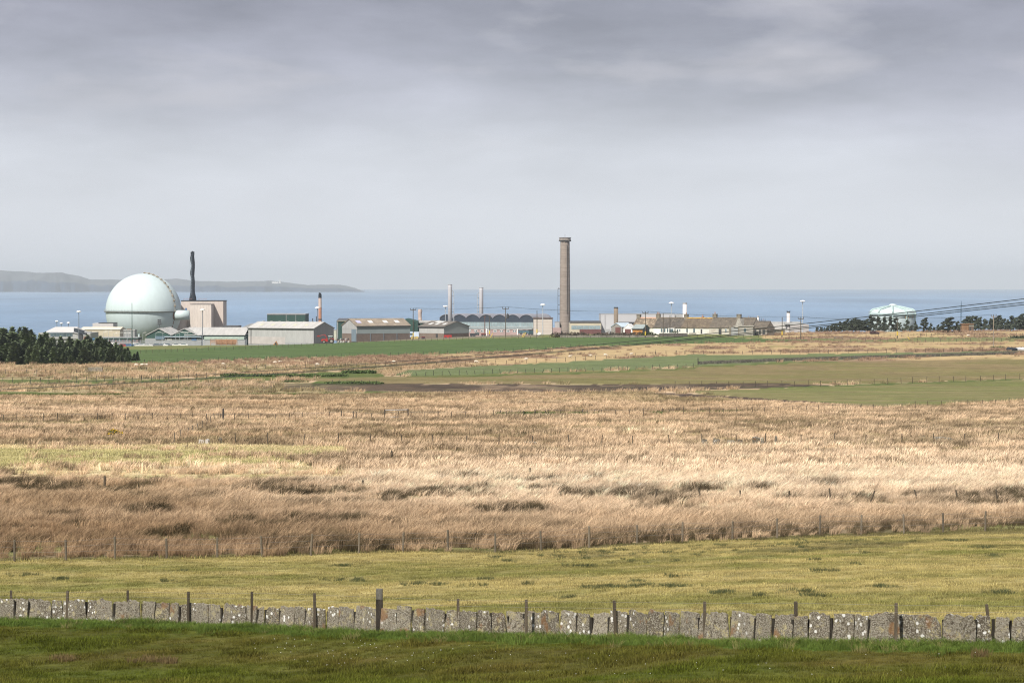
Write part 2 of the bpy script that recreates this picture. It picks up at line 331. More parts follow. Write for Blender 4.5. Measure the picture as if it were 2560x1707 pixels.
    # rough belt of rush tussocks above the green strip
    k = (V < 912 - (U - 1280) * .012) & (V > 828) & ~in_poly(U, V, GREEN2) & ~in_poly(U, V, GREEN1) & ~in_poly(U, V, GREEN3) & (U > 1100) & (Y < 1040)
    t = sst(.50, .60, fbm(X / 22, Y / 16, 121, 3)); c = mixc((.40, .298, .160), (.25, .17, .115), t); rgb[k] = c[k]; tall[k] = (.03 + .75 * t)[k]
    # the works' yards and the shore behind the crest
    s = sst(990, 1060, Y); rgb = rgb * (1 - s[:, None]) + mixc((.13, .13, .13), (.17, .16, .13), big) * s[:, None]; tall *= 1 - s
    s = sst(1450, 1520, Y); rgb = rgb * (1 - s[:, None]) + mixc((.12, .11, .06), (.16, .13, .08), big) * s[:, None]
    top = np.interp(U, [-200, 300, 420, 640, 760, 1000, 1200, 1400, 1700, 1900], [880, 874, 872, 863, 859, 851, 846, 842, 841, 845])
    k = (U < 1905) & (V < top + 1) & (Y > 780); c = mixc((.12, .15, .05), (.17, .165, .07), mot); rgb[k] = c[k]; tall[k] = 0
    yard = (Y > 905) & (Y <= 1000) & (V < 862) & (U < 1350) & (U > 560); rgb[yard] = mixc((.15, .15, .10), (.2, .17, .12), mot)[yard]; tall[yard] = 0
    k = Y < 50; rgb[k] = np.array((.07, .08, .02)); tall[k] = 0
    ga = np.abs(fbm(X / 34, Y / 15, 161, 3) - .5); hol = sst(.030, .012, ga) * sst(.46, .56, fbm(X / 45, Y / 30, 163, 2)); tall *= 1 - .97 * hol
    rgb = np.where((tall > 0)[:, None], rgb * (1 - .6 * hol[:, None]) + np.array((.20, .185, .075)) * .6 * hol[:, None], rgb)
    cover.hol = hol
    k = in_poly(U, V, GREEN1) | (V < 912)
    tan[k] = mixc((.33, .23, .155), (.27, .185, .13), mot)[k]
    cover.tan = tan
    return np.clip(rgb, .01, .75), np.clip(tall, 0, 1)

ds = [-260, -150, -80, -40, -20, 0, 10, 20, 30, 40, 48, 54]; d = 57.0
while d < 1720: ds.append(d); d += max(0.34, min(7.0, 2.1 * d * d / (F * 18)))
ds += [1720, 1800, 2000, 2200]; ds = np.array(ds)
uc = np.concatenate([np.arange(-120, 2681, 7.0)]); aa = (uc - 1280) / F
aa = np.concatenate([[-1.6, -1.2, -.9, -.7, -.55, -.45, -.38, -.33, -.29, -.26, -.245], aa, [.245, .26, .29, .33, .38, .45, .55, .7, .9, 1.2, 1.6]])
D2, A2 = np.meshgrid(ds, aa, indexing='ij'); X2 = (A2 * np.maximum(D2, 40)).ravel(); Y2 = D2.ravel(); Z2 = gz(X2, Y2)
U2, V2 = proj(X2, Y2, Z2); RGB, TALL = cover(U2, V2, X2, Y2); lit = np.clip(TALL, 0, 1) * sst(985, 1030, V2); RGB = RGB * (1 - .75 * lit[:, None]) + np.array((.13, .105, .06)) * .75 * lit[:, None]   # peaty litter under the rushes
nr, nc = D2.shape; idx = np.arange(nr * nc).reshape(nr, nc)
quads = np.stack([idx[:-1, :-1], idx[:-1, 1:], idx[1:, 1:], idx[1:, :-1]], -1).reshape(-1, 4)
me = bpy.data.meshes.new('ground'); me.vertices.add(nr * nc); me.vertices.foreach_set('co', np.stack([X2, Y2, Z2], 1).astype(np.float32).ravel())
me.loops.add(quads.size); me.loops.foreach_set('vertex_index', quads.ravel().astype(np.int32))
me.polygons.add(len(quads)); me.polygons.foreach_set('loop_start', np.arange(0, quads.size, 4, dtype=np.int32)); me.polygons.foreach_set('loop_total', np.full(len(quads), 4, np.int32))
me.polygons.foreach_set('use_smooth', np.ones(len(quads), bool)); me.update(calc_edges=True); me.validate()
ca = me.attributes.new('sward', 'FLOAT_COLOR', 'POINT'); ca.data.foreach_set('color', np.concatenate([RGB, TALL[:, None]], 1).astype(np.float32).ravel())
gm = bpy.data.materials.new('turf and soil'); gm.use_nodes = True; t = gm.node_tree; N = t.nodes; L = t.links; b = N['Principled BSDF']
b.inputs['Roughness'].default_value = .95; b.inputs['Specular IOR Level'].default_value = .1
at = N.new('ShaderNodeAttribute'); at.attribute_name = 'sward'; ge = N.new('ShaderNodeNewGeometry')
fac = None
for s_, lo, hi, stv in ((7.0, .72, 1.28, (1, 1, 1)), (1.1, .75, 1.25, (.35, 1, 1)), (.16, .85, 1.15, (.35, 1, 1)), (38.0, .8, 1.2, (1, 1, 1))):
    mpn = N.new('ShaderNodeMapping'); mpn.inputs['Scale'].default_value = stv; L.new(ge.outputs['Position'], mpn.inputs[0])
    nz = N.new('ShaderNodeTexNoise'); nz.inputs['Scale'].default_value = s_; nz.inputs['Detail'].default_value = 4; L.new(mpn.outputs[0], nz.inputs['Vector'])
    r = N.new('ShaderNodeMapRange'); r.inputs[1].default_value = .3; r.inputs[2].default_value = .7; r.inputs[3].default_value = lo; r.inputs[4].default_value = hi; L.new(nz.outputs[0], r.inputs[0])
    if fac is None: fac = r.outputs[0]; nb = nz
    else:
        mm = N.new('ShaderNodeMath'); mm.operation = 'MULTIPLY'; L.new(fac, mm.inputs[0]); L.new(r.outputs[0], mm.inputs[1]); fac = mm.outputs[0]
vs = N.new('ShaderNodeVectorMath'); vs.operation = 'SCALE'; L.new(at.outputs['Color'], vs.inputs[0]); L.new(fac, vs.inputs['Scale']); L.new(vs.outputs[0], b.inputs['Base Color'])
bp = N.new('ShaderNodeBump'); bp.inputs['Strength'].default_value = .6; bp.inputs['Distance'].default_value = .12; L.new(nb.outputs[0], bp.inputs['Height']); L.new(bp.outputs[0], b.inputs['Normal'])
me.materials.append(gm)
ground = bpy.data.objects.new('ground', me); COL.objects.link(ground)
tag(ground, 'rolling farmland of turf, rough pasture, rush beds and green fields down to the shore', None, kind='structure')

# ------------------------------------------------------------------ sea
SEA_FAR = 28000.0
sm = bpy.data.materials.new('sea water'); sm.use_nodes = True; t = sm.node_tree; N = t.nodes; L = t.links; b = N['Principled BSDF']
b.inputs['Roughness'].default_value = .55; b.inputs['Specular IOR Level'].default_value = .25
ge = N.new('ShaderNodeNewGeometry'); mpn = N.new('ShaderNodeMapping'); mpn.inputs['Scale'].default_value = (.30, .05, .3); L.new(ge.outputs['Position'], mpn.inputs[0])
nz = N.new('ShaderNodeTexNoise'); nz.inputs['Scale'].default_value = .25; nz.inputs['Detail'].default_value = 8; nz.inputs['Roughness'].default_value = .6; L.new(mpn.outputs[0], nz.inputs['Vector'])
cr = N.new('ShaderNodeValToRGB'); cr.color_ramp.elements[0].position = .36; cr.color_ramp.elements[0].color = (.155, .245, .365, 1); cr.color_ramp.elements[1].position = .66; cr.color_ramp.elements[1].color = (.215, .31, .435, 1)
L.new(nz.outputs[0], cr.inputs[0])
mp2 = N.new('ShaderNodeMapping'); mp2.inputs['Scale'].default_value = (.0022, .0005, .1); L.new(ge.outputs['Position'], mp2.inputs[0])
nz2 = N.new('ShaderNodeTexNoise'); nz2.inputs['Scale'].default_value = 1.0; nz2.inputs['Detail'].default_value = 5; L.new(mp2.outputs[0], nz2.inputs['Vector'])
r = N.new('ShaderNodeMapRange'); r.inputs[1].default_value = .3; r.inputs[2].default_value = .7; r.inputs[3].default_value = .80; r.inputs[4].default_value = 1.2; L.new(nz2.outputs[0], r.inputs[0])
vs = N.new('ShaderNodeVectorMath'); vs.operation = 'SCALE'; L.new(cr.outputs[0], vs.inputs[0]); L.new(r.outputs[0], vs.inputs['Scale']); L.new(vs.outputs[0], b.inputs['Base Color'])
bp = N.new('ShaderNodeBump'); bp.inputs['Strength'].default_value = .5; bp.inputs['Distance'].default_value = 1.2; L.new(nz.outputs[0], bp.inputs['Height']); L.new(bp.outputs[0], b.inputs['Normal'])
m = MB(); ys = [1400, 1700, 2200, 3000, 4500, 7000, 11000, 18000, SEA_FAR]; xs = [-9500, -4000, -1500, 0, 1500, 4000, 9500]
m.add([(x, y, 0) for y in ys for x in xs], [(j * 7 + i, j * 7 + i + 1, (j + 1) * 7 + i + 1, (j + 1) * 7 + i) for j in range(8) for i in range(6)])
sea = tag(m.obj('sea', sm), 'choppy blue sea reaching the horizon', None, kind='structure')

# ------------------------------------------------------------------ far headland with its lighthouse
HP = [(-260, 668), (-120, 671), (0, 676), (55, 678), (90, 682), (120, 681), (155, 683), (195, 689), (222, 698), (300, 700), (350, 701), (440, 697), (500, 702), (560, 704), (640, 703), (672, 702), (700, 704), (735, 709), (770, 713), (805, 711), (850, 712), (868, 715), (890, 721), (905, 726), (915, 729)]
uu = np.arange(-260, 916, 5.0); vt = np.interp(uu, [a for a, _ in HP], [b for _, b in HP])
vt = vt + (fbm(uu / 26, uu * 0, 7, 4) - .5) * 3.0
rows = []; HD = 17000.0
for j, (fr, dd) in enumerate(((-.04, 0), (.0, 60), (.32, 130), (.52, 260), (.62, 520), (.74, 800), (.88, 1100), (1.0, 1400), (.7, 1900), (0, 2600))):
    row = []
    for i, u in enumerate(uu):
        bay = (fbm(np.array([u / 60.]), np.array([3.3]), 9, 4)[0] - .5) * 1500
        Y = HD + dd + bay; top = P(u, vt[i], HD + 1400 + bay).z
        cl = 1 + (fbm(np.array([u / 18.]), np.array([j * .7]), 13, 3)[0] - .5) * (.5 if 1 < j < 7 else 0)
        row.append((((u - 1280) / F) * Y, Y, top * fr * cl if fr >= 0 else -8.0))
    rows.append(row)
m = MB(); n = len(uu); m.add([p for r_ in rows for p in r_], [(j * n + i, j * n + i + 1, (j + 1) * n + i + 1, (j + 1) * n + i) for j in range(len(rows) - 1) for i in range(n - 1)])
hm = mat('hazy blue rock and heath', (.115, .122, .125), .95, .3, .004, col2=(.07, .08, .095), thr=(.4, .6), cscale=.008)  # blue of the distance haze mixed into rock and heath
ho = m.obj('headland', hm, smooth=True); ho.data.materials.append(mat('hazy blue cliff rock', (.02, .042, .085), .95, .3, .006))  # cliff colour also carries painted haze blue
ho.data.polygons.foreach_set('material_index', [1 if k // (n - 1) < 3 else 0 for k in range(len(ho.data.polygons))])
head = tag(ho, 'long low headland with dark sea cliffs beyond the water', None, kind='structure')
M_WHITE = mat('white paint', (.78, .78, .76), .6, .06, .6)
lp = P(700, 704, 17900)
m = MB(); m.lathe([(6, lp.z - 14), (4.8, lp.z + 10), (6.4, lp.z + 11), (3.5, lp.z + 12), (3.5, lp.z + 15), (.3, lp.z + 18)], lp.x, lp.y, 10)
lh = thing('lighthouse', (lp.x, lp.y, lp.z - 14), 'tiny white lighthouse on the crest of the far headland', 'lighthouse'); m.obj('tower', M_WHITE, lh)
m = MB(); m.box(lp.x - 60, lp.x - 12, lp.y - 8, lp.y + 8, lp.z - 14, lp.z - 2); m.obj('keeper_house', M_WHITE, lh)

# ------------------------------------------------------------------ haze over land and sea
hz = bpy.data.materials.new('sea haze'); hz.use_nodes = True; t = hz.node_tree; t.nodes.clear()
o_ = t.nodes.new('ShaderNodeOutputMaterial'); pv = t.nodes.new('ShaderNodeVolumePrincipled'); pv.inputs['Color'].default_value = (.82, .92, 1.0, 1); pv.inputs['Density'].default_value = HAZE_DENSITY = 5.4e-5
pv.inputs['Anisotropy'].default_value = 0.0
t.links.new(pv.outputs[0], o_.inputs['Volume'])
m = MB(); m.box(-10500, 10500, -900, SEA_FAR + 400, -16, 230); hb = tag(m.obj('haze', hz), 'thin pale sea haze over the whole coast', None, kind='stuff')

# ------------------------------------------------------------------ grass and rushes, instanced as one mass per kind
def blade_clump(name, n, spread, hmin, hmax, w, lean, wind, m, live=0, seed=1):
    """a tuft of bent blades; the last 'live' ones are short green shoots among the dead straw"""
    r = random.Random(seed); b = MB(); H0, H1 = hmin, hmax
    for k in range(n + live):
        hmin, hmax = (H0, H1) if k < n else (H0 * .25, H0 * .85)
        a = r.uniform(0, 6.283); q = spread * math.sqrt(r.random()); x, y = q * math.cos(a), q * math.sin(a)
        h = r.uniform(hmin, hmax); fa = r.uniform(0, 6.283); l = r.uniform(.3, 1) * lean * h
        dx, dy = math.cos(a) * l + wind * h * r.uniform(.5, 1.2), math.sin(a) * l + r.uniform(-.1, .1) * h
        wx, wy = math.cos(fa) * w * .5, math.sin(fa) * w * .5
        pts = [(0, 0, 0, 1.0), (dx * .35, dy * .35, h * .6, .8), (dx, dy, h * (1 - .15 * min(1, lean + wind)), .12)]
        vs = []
        for px, py, pz, ww in pts: vs += [(x + px - wx * ww, y + py - wy * ww, pz), (x + px + wx * ww, y + py + wy * ww, pz)]
        b.add(vs, [(0, 1, 3, 2), (2, 3, 5, 4)])
    me = b.mesh(name, m); a_ = me.attributes.new('live', 'FLOAT', 'POINT'); a_.data.foreach_set('value', [0.0] * (6 * n) + [1.0] * (6 * live)); return bpy.data.objects.new(name, me)
def grass_mat(name, trans=.12):
    m = bpy.data.materials.new(name); m.use_nodes = True; t = m.node_tree; N = t.nodes; L = t.links; N.clear()
    o = N.new('ShaderNodeOutputMaterial'); at = N.new('ShaderNodeAttribute'); at.attribute_type = 'INSTANCER'; at.attribute_name = 'tint'
    d_ = N.new('ShaderNodeBsdfDiffuse'); tr = N.new('ShaderNodeBsdfTranslucent'); mx = N.new('ShaderNodeMixShader'); mx.inputs[0].default_value = trans
    lv = N.new('ShaderNodeAttribute'); lv.attribute_name = 'live'; mc = N.new('ShaderNodeMix'); mc.data_type = 'RGBA'; mc.inputs[7].default_value = (.085, .092, .034, 1); L.new(lv.outputs['Fac'], mc.inputs[0]); L.new(at.outputs['Color'], mc.inputs[6])
    L.new(mc.outputs[2], d_.inputs[0]); L.new(mc.outputs[2], tr.inputs[0]); L.new(d_.outputs[0], mx.inputs[1]); L.new(tr.outputs[0], mx.inputs[2]); L.new(mx.outputs[0], o.inputs[0])
    return m
GM = grass_mat('grass blades')
def scatter(name, label, pts, scl, tint, sources):
    """one mass of plants: points on the land, each carrying its own clump, turn, size and colour"""
    n = len(pts); me = bpy.data.meshes.new(name); me.vertices.add(n); me.vertices.foreach_set('co', np.asarray(pts, np.float32).ravel())
    rot = np.zeros((n, 3)); rot[:, 2] = RNG.normal(0, .5, n)
    a = me.attributes.new('turn', 'FLOAT_VECTOR', 'POINT'); a.data.foreach_set('vector', rot.astype(np.float32).ravel())
    a = me.attributes.new('size', 'FLOAT_VECTOR', 'POINT'); a.data.foreach_set('vector', np.asarray(scl, np.float32).ravel())
    a = me.attributes.new('pick', 'INT', 'POINT'); a.data.foreach_set('value', RNG.integers(0, len(sources), n).astype(np.int32))
    a = me.attributes.new('tint', 'FLOAT_COLOR', 'POINT'); a.data.foreach_set('color', np.concatenate([np.clip(tint, 0, .9), np.ones((n, 1))], 1).astype(np.float32).ravel())
    c = bpy.data.collections.new(name + ' sources')
    for s in sources: c.objects.link(s)
    g = bpy.data.node_groups.new(name, 'GeometryNodeTree'); g.interface.new_socket('Geometry', in_out='INPUT', socket_type='NodeSocketGeometry'); g.interface.new_socket('Geometry', in_out='OUTPUT', socket_type='NodeSocketGeometry')
    gi = g.nodes.new('NodeGroupInput'); go = g.nodes.new('NodeGroupOutput'); ip = g.nodes.new('GeometryNodeInstanceOnPoints'); ci = g.nodes.new('GeometryNodeCollectionInfo')
    ci.inputs['Collection'].default_value = c; ci.inputs['Separate Children'].default_value = True; ci.inputs['Reset Children'].default_value = True
    def na(nm, ty): x = g.nodes.new('GeometryNodeInputNamedAttribute'); x.data_type = ty; x.inputs[0].default_value = nm; return x.outputs[0]
    er = g.nodes.new('FunctionNodeEulerToRotation'); g.links.new(na('turn', 'FLOAT_VECTOR'), er.inputs[0])
    g.links.new(gi.outputs[0], ip.inputs['Points']); g.links.new(ci.outputs[0], ip.inputs['Instance']); ip.inputs['Pick Instance'].default_value = True
    g.links.new(na('pick', 'INT'), ip.inputs['Instance Index']); g.links.new(er.outputs[0], ip.inputs['Rotation']); g.links.new(na('size', 'FLOAT_VECTOR'), ip.inputs['Scale'])
    g.links.new(ip.outputs[0], go.inputs[0])
    o = bpy.data.objects.new(name, me); COL.objects.link(o); md = o.modifiers.new('scatter', 'NODES'); md.node_group = g
    return tag(o, label, None, kind='stuff')
def sample(d0, d1, dens, umin=-110, umax=2670, tan=False):
    """random points of the land between two distances, even per square metre"""
    a0, a1 = (umin - 1280) / F, (umax - 1280) / F
    n = int(dens * (a1 - a0) * (d1 * d1 - d0 * d0) / 2); d = np.sqrt(RNG.uniform(d0 * d0, d1 * d1, n)); x = RNG.uniform(a0, a1, n) * d
    z = gz(x, d); U, V = proj(x, d, z); c, t = cover(U, V, x, d); return x, d, z, U, V, (cover.tan if tan else c), t
def jitter_col(c, s=.16): return c * RNG.normal(1, s, (len(c), 1)).clip(.5, 1.6)

rush = [blade_clump('rush clump', 60, .30, .42, .95, .019, .62, .34, GM, 22, seed=k) for k in range(4)]
rush_far = [blade_clump('rush stand', 34, .75, .45, .85, .055, .40, .28, GM, 10, seed=20 + k) for k in range(3)]
turf = [blade_clump('turf tuft', 44, .26, .035, .10, .009, .5, .1, GM, seed=30 + k) for k in range(4)]
past = [blade_clump('pasture tuft', 40, .40, .03, .10, .014, .5, .1, GM, seed=40 + k) for k in range(3)]
lush = [blade_clump('verge grass', 60, .22, .12, .30, .010, .7, .05, GM, seed=50 + k) for k in range(3)]
soft = [blade_clump('soft rush', 40, .22, .14, .30, .016, .35, .05, GM, seed=60 + k) for k in range(3)]

x, y, z, U, V, c, t = sample(118, 215, 5.4, tan=True); fv = np.interp(U, FU, FVB)
k = (V < fv + RNG.normal(-4, 4, len(V))) & (RNG.random(len(V)) < t * (.55 + .9 * sst(.35, .6, fbm(x / 2.6, y / 2.6, 131, 3))))
sc_ = (.25 + 1.15 * fbm(x / 5, y / 6, 133, 3) + RNG.normal(0, .14, len(x))).clip(.3, 1.35) * (1 - .35 * (np.abs(V - fv) < 22) * RNG.random(len(x)))
g1 = np.stack([x, y, z - .03], 1)[k]; s1 = np.stack([sc_, sc_, sc_ * RNG.uniform(.8, 1.2, len(x))], 1)[k]
cover(U, V, x, y - 3.2); dh = cover.hol; dk = np.maximum(np.maximum(dh, sst(.52, .60, fbm(x / 5, y / 7, 137, 3)) * sst(.45, .60, fbm(x / 40, y / 16, 138, 2))), .95 * np.where(U < 1450, sst(75, 20, fv - V) * sst(.42, .60, fbm(x / 4, y / 5, 139, 3)), sst(32, 12, fv - V)) * (RNG.random(len(x)) < .85)); dk = dk * (RNG.random(len(x)) < .8); cc = c * (1 - .9 * dk[:, None]) + np.array((.044, .037, .018)) * .9 * dk[:, None]; s1 = s1 * (1 + .25 * dh[k][:, None])  # dark rush patches, plus shaded clump bases imitated by a darker tint
scatter('rush_grass', 'tall dry tawny rushes and bent grass beyond the wire fence', g1, s1, jitter_col(cc * 1.1, .24)[k], rush)
x, y, z, U, V, c, t = sample(215, 470, 1.0, tan=True)
k = (RNG.random(len(V)) < t * (.45 + .8 * sst(.35, .6, fbm(x / 5, y / 5, 141, 3)))); sc_ = (.5 + .8 * fbm(x / 12, y / 8, 143, 3) + RNG.normal(0, .15, len(x))).clip(.3, 1.5)
xx, yy, zz, U_, V_, c_, t_ = sample(470, 1000, .24, tan=True)
k2 = (RNG.random(len(V_)) < t_ * .9) & (V_ > 826); sc2_ = (.7 + .9 * RNG.random(len(xx))) * np.where(yy > 760, .8, 1)
cover(U, V, x, y - 6.0); dk = np.maximum(cover.hol, .8 * sst(.53, .62, fbm(x / 16, y / 7, 145, 3))) * (RNG.random(len(x)) < .85); c = c * (1 - .75 * dk[:, None]) + np.array((.11, .085, .045)) * .75 * dk[:, None]  # rush rows behind hollows tinted as if shaded, over dark rush patches
scatter('rush_bed', 'mass of dry brown rushes spreading over the middle fields',
        np.concatenate([np.stack([x, y, z - .03], 1)[k], np.stack([xx, yy, zz - .03], 1)[k2]]), np.concatenate([np.stack([sc_] * 3, 1)[k], np.stack([sc2_] * 3, 1)[k2]]),
        np.concatenate([jitter_col(c * 1.08, .22)[k], jitter_col(c_ * 1.05, .2)[k2]]), rush_far)
x, y, z, U, V, c, t = sample(57, 104, 17); wv = np.interp(U, WU, WVB); k = (V > wv - 4) & (V < 1760)
sc_ = .7 + .7 * RNG.random(len(x)); sc_ = sc_ * (.7 + .9 * sst(.45, .7, fbm(x / 1.5, y / 1.5, 171, 3))); scatter('turf_grass', 'dark green grazed turf before the slab wall', np.stack([x, y, z - .01], 1)[k], np.stack([sc_] * 3, 1)[k], jitter_col(c * 1.2, .34)[k], turf)
x, y, z, U, V, c, t = sample(68, 150, 6.5); wv = np.interp(U, WU, WVB); fv = np.interp(U, FU, FVB); k = (V < wv) & (V > fv - 3)
sc_ = .7 + .6 * RNG.random(len(x)); scatter('pasture_grass', 'short tan and green pasture grass behind the slab wall', np.stack([x, y, z - .01], 1)[k], np.stack([sc_] * 3, 1)[k], jitter_col(c * 1.12, .3)[k], past)
x, y, z, U, V, c, t = sample(112, 470, 1.3); fv = np.interp(U, FU, FVB); k = (V < fv + 2) & (t < .45) & ~in_poly(U, V, OLIVE2) & ~in_poly(U, V, PEAT2) & (V > 985)
sc_ = (1.2 + 1.2 * RNG.random(len(x))) * np.where(y > 220, 1.6, 1); scatter('meadow_grass', 'shorter yellow green grass in the gaps of the rush beds', np.stack([x, y, z - .02], 1)[k], np.stack([sc_] * 3, 1)[k], jitter_col(c * 1.1, .25)[k], past)
# soft rush tufts: dark clumps dotted over the pasture, and dry ones on the near turf
cl = []
for k in range(46):
    u = random.uniform(-60, 2620); v = random.choice((random.uniform(1345, 1420), random.uniform(1380, 1520)))
    if v < np.interp(u, FU, FVB) + 4 or v > np.interp(u, WU, WVB) - 75: continue
    if u < 1300 and v < 1420 and random.random() < .6: continue
    cl.append((u, v, random.choice((1, 1, 2, 3, 5))))
for k in range(110):
    u = random.uniform(1380, 2300); b_ = np.interp(u, FU, FVB); cl.append((u, b_ + random.uniform(4, 14) + abs(random.gauss(0, 14)), random.choice((.34, .34, .67, 1))))
for u, v, w in ((1060, 1462, 8), (1190, 1463, 3), (1530, 1468, 10), (1600, 1465, 4), (1680, 1467, 6), (1480, 1470, 4), (2000, 1480, 4), (2210, 1468, 5), (60, 1439, 5), (425, 1453, 3), (830, 1452, 3), (900, 1452, 3), (1690, 1442, 4), (1320, 1462, 2), (2440, 1369, 6), (2380, 1352, 5)): cl.append((u, v, w))
pts = []; sz = []; ti = []
for u, v, w in cl:
    for j in range(int(w * 3)):
        g = on_ground(u + random.gauss(0, w * 4.2), v + random.gauss(0, 1.2), 60, 160); pts.append((g.x, g.y, g.z - .02)); s_ = random.uniform(.35, .85); sz.append((s_ * 1.2, s_, s_)); q = random.uniform(.7, 1.4); ti.append((.085 * q, .095 * q, .045 * q))
for u, v, w in ((150, 1652, 4), (175, 1653, 3), (335, 1660, 2), (372, 1655, 3), (400, 1657, 3), (425, 1657, 3), (2450, 1640, 2)):
    for j in range(w * 2):
        g = on_ground(u + random.gauss(0, w * 3), v + random.gauss(0, 1.5), 55, 120); pts.append((g.x, g.y, g.z - .02)); s_ = random.uniform(.7, 1.1); sz.append((s_, s_, s_)); q = random.uniform(.8, 1.3); ti.append((.17 * q, .125 * q, .06 * q))
scatter('soft_rush', 'dark soft rush tufts dotted over the grazed ground', np.array(pts), np.array(sz), np.array(ti), soft)
pts = []; sz = []; ti = []
for k in range(2300):
    u = random.uniform(-80, 2640); v = np.interp(u, WU, WVB) + random.gauss(5, 6)
    g = on_ground(u, v, 55, 110); pts.append((g.x, g.y, g.z - .02)); f_ = .55 + .8 * float(fbm(np.array([g.x / 2.]), np.array([g.y]), 151, 2)[0]); s_ = random.uniform(.55, 1.15) * f_; sz.append((s_, s_, s_))
    q = random.uniform(.75, 1.3); ti.append((.115 * q, .165 * q, .036 * q) if random.random() < .93 else (.24 * q, .21 * q, .09 * q))
scatter('verge_grass', 'lush green grass along the foot of the slab wall', np.array(pts), np.array(sz), np.array(ti), lush)
# daisies
b = MB(); b.blob((0, 0, .07), (.022, .022, .012), 6, 3); DM = mat('daisy white', (.8, .8, .78), .8, .03)
dz = MB()
for k in range(110):
    u = random.choice((random.gauss(900, 160), random.uniform(640, 2500))); v = np.interp(u, WU, WVB) + random.uniform(22, 95); g = on_ground(u, v, 55, 110)
    r_ = random.uniform(.010, .019); dz.blob((g.x, g.y, g.z + .07), (r_, r_, r_ * .6), 6, 3)
tag(dz.obj('daisies', DM), 'scattered white daisies in the near turf', None, kind='stuff')
# ------------------------------------------------------------------ slab wall of upright flagstones
def stone_material():
    m = bpy.data.materials.new('lichened flagstone'); m.use_nodes = True; t = m.node_tree; N = t.nodes; L = t.links; b = N['Principled BSDF']
    b.inputs['Roughness'].default_value = .9; b.inputs['Specular IOR Level'].default_value = .15
    tcn = N.new('ShaderNodeTexCoord'); oi = N.new('ShaderNodeObjectInfo'); ad = N.new('ShaderNodeVectorMath'); ad.operation = 'MULTIPLY_ADD'; ad.inputs[1].default_value = (31, 57, 17)
    L.new(oi.outputs['Random'], ad.inputs[0]); L.new(tcn.outputs['Object'], ad.inputs[2])
    def noise(s, det=4, ro=.6):
        n = N.new('ShaderNodeTexNoise'); n.inputs['Scale'].default_value = s; n.inputs['Detail'].default_value = det; n.inputs['Roughness'].default_value = ro; L.new(ad.outputs[0], n.inputs['Vector']); return n.outputs[0]
    def rng(x, a, b_, c=0., d=1.):
        r = N.new('ShaderNodeMapRange'); r.inputs[1].default_value = a; r.inputs[2].default_value = b_; r.inputs[3].default_value = c; r.inputs[4].default_value = d; L.new(x, r.inputs[0]); return r.outputs[0]
    def mixc(f, a, b_):
        x = N.new('ShaderNodeMix'); x.data_type = 'RGBA'; L.new(f, x.inputs[0])
        for s, c in ((6, a), (7, b_)):
            if isinstance(c, tuple): x.inputs[s].default_value = (*c, 1)
            else: L.new(c, x.inputs[s])
        return x.outputs[2]
    base = mixc(oi.outputs['Random'], (.085, .070, .050), (.240, .215, .165))
    c = mixc(rng(noise(11, 5), .42, .60), base, (.080, .066, .048))
    c = mixc(rng(noise(24, 4, .7), .49, .58), c, (.30, .28, .23))               # grey crust lichen, speckled
    mul = N.new('ShaderNodeMath'); mul.operation = 'MULTIPLY'
    L.new(rng(noise(3.2, 5, .7), .54, .62), mul.inputs[0]); L.new(rng(noise(22, 3), .38, .55), mul.inputs[1])
    c = mixc(mul.outputs[0], c, (.34, .30, .17))                            # yellowish crust
    vo = N.new('ShaderNodeTexVoronoi'); vo.inputs['Scale'].default_value = 5.2; L.new(ad.outputs[0], vo.inputs['Vector'])
    spot = N.new('ShaderNodeMath'); spot.operation = 'ADD'; L.new(vo.outputs['Distance'], spot.inputs[0]); L.new(rng(noise(13, 2), .3, .7, -.09, .09), spot.inputs[1])
    gate = rng(noise(.9, 1), .54, .60); mu2 = N.new('ShaderNodeMath'); mu2.operation = 'MULTIPLY'; L.new(rng(spot.outputs[0], .30, .24), mu2.inputs[0]); L.new(gate, mu2.inputs[1])
    c = mixc(mu2.outputs[0], c, (.62, .62, .59))                            # white round lichens
    mu3 = N.new('ShaderNodeMath'); mu3.operation = 'MULTIPLY'; L.new(rng(noise(1.4, 3), .60, .68), mu3.inputs[0]); mu3.inputs[1].default_value = .7
    c = mixc(mu3.outputs[0], c, (.20, .105, .045))                          # rusty stain
    L.new(c, b.inputs['Base Color'])
    bp = N.new('ShaderNodeBump'); bp.inputs['Strength'].default_value = .7; bp.inputs['Distance'].default_value = .03; L.new(noise(18, 5), bp.inputs['Height']); L.new(bp.outputs[0], b.inputs['Normal'])
    return m
M_STONE = stone_material(); M_JOINTSHADE = mat('dark joint shade', (.030, .026, .020), .95, .3, 6)  # second one: near black, for the shade between slabs
EDG = [-116, -82, -45, -4, 34, 69, 96, 130, 159, 188, 216, 243, 283, 322, 354, 386, 424, 446, 471, 498, 522, 552, 579, 616, 641, 664, 698, 736, 762, 790, 817, 848, 884, 914, 950, 990, 1030, 1062, 1110, 1150, 1192, 1228, 1267, 1310, 1355, 1399,
       1440, 1476, 1520, 1568, 1618, 1657, 1701, 1743, 1780, 1826, 1882, 1931, 1980, 2020, 2076, 2134, 2168, 2224, 2293, 2357, 2408, 2440, 2484, 2527, 2580, 2634, 2690]
TU = [-120, 0, 158, 283, 324, 440, 471, 552, 640, 736, 790, 914, 1000, 1110, 1228, 1310, 1399, 1476, 1568, 1660, 1740, 1826, 1931, 2076, 2168, 2293, 2410, 2490, 2560, 2700]
TVS = [1494, 1495, 1497, 1503, 1503, 1505, 1512, 1506, 1515, 1514, 1515, 1518, 1519, 1525, 1526, 1527, 1529, 1534, 1529, 1527, 1530, 1530, 1537, 1537, 1537, 1538, 1538, 1545, 1542, 1544]
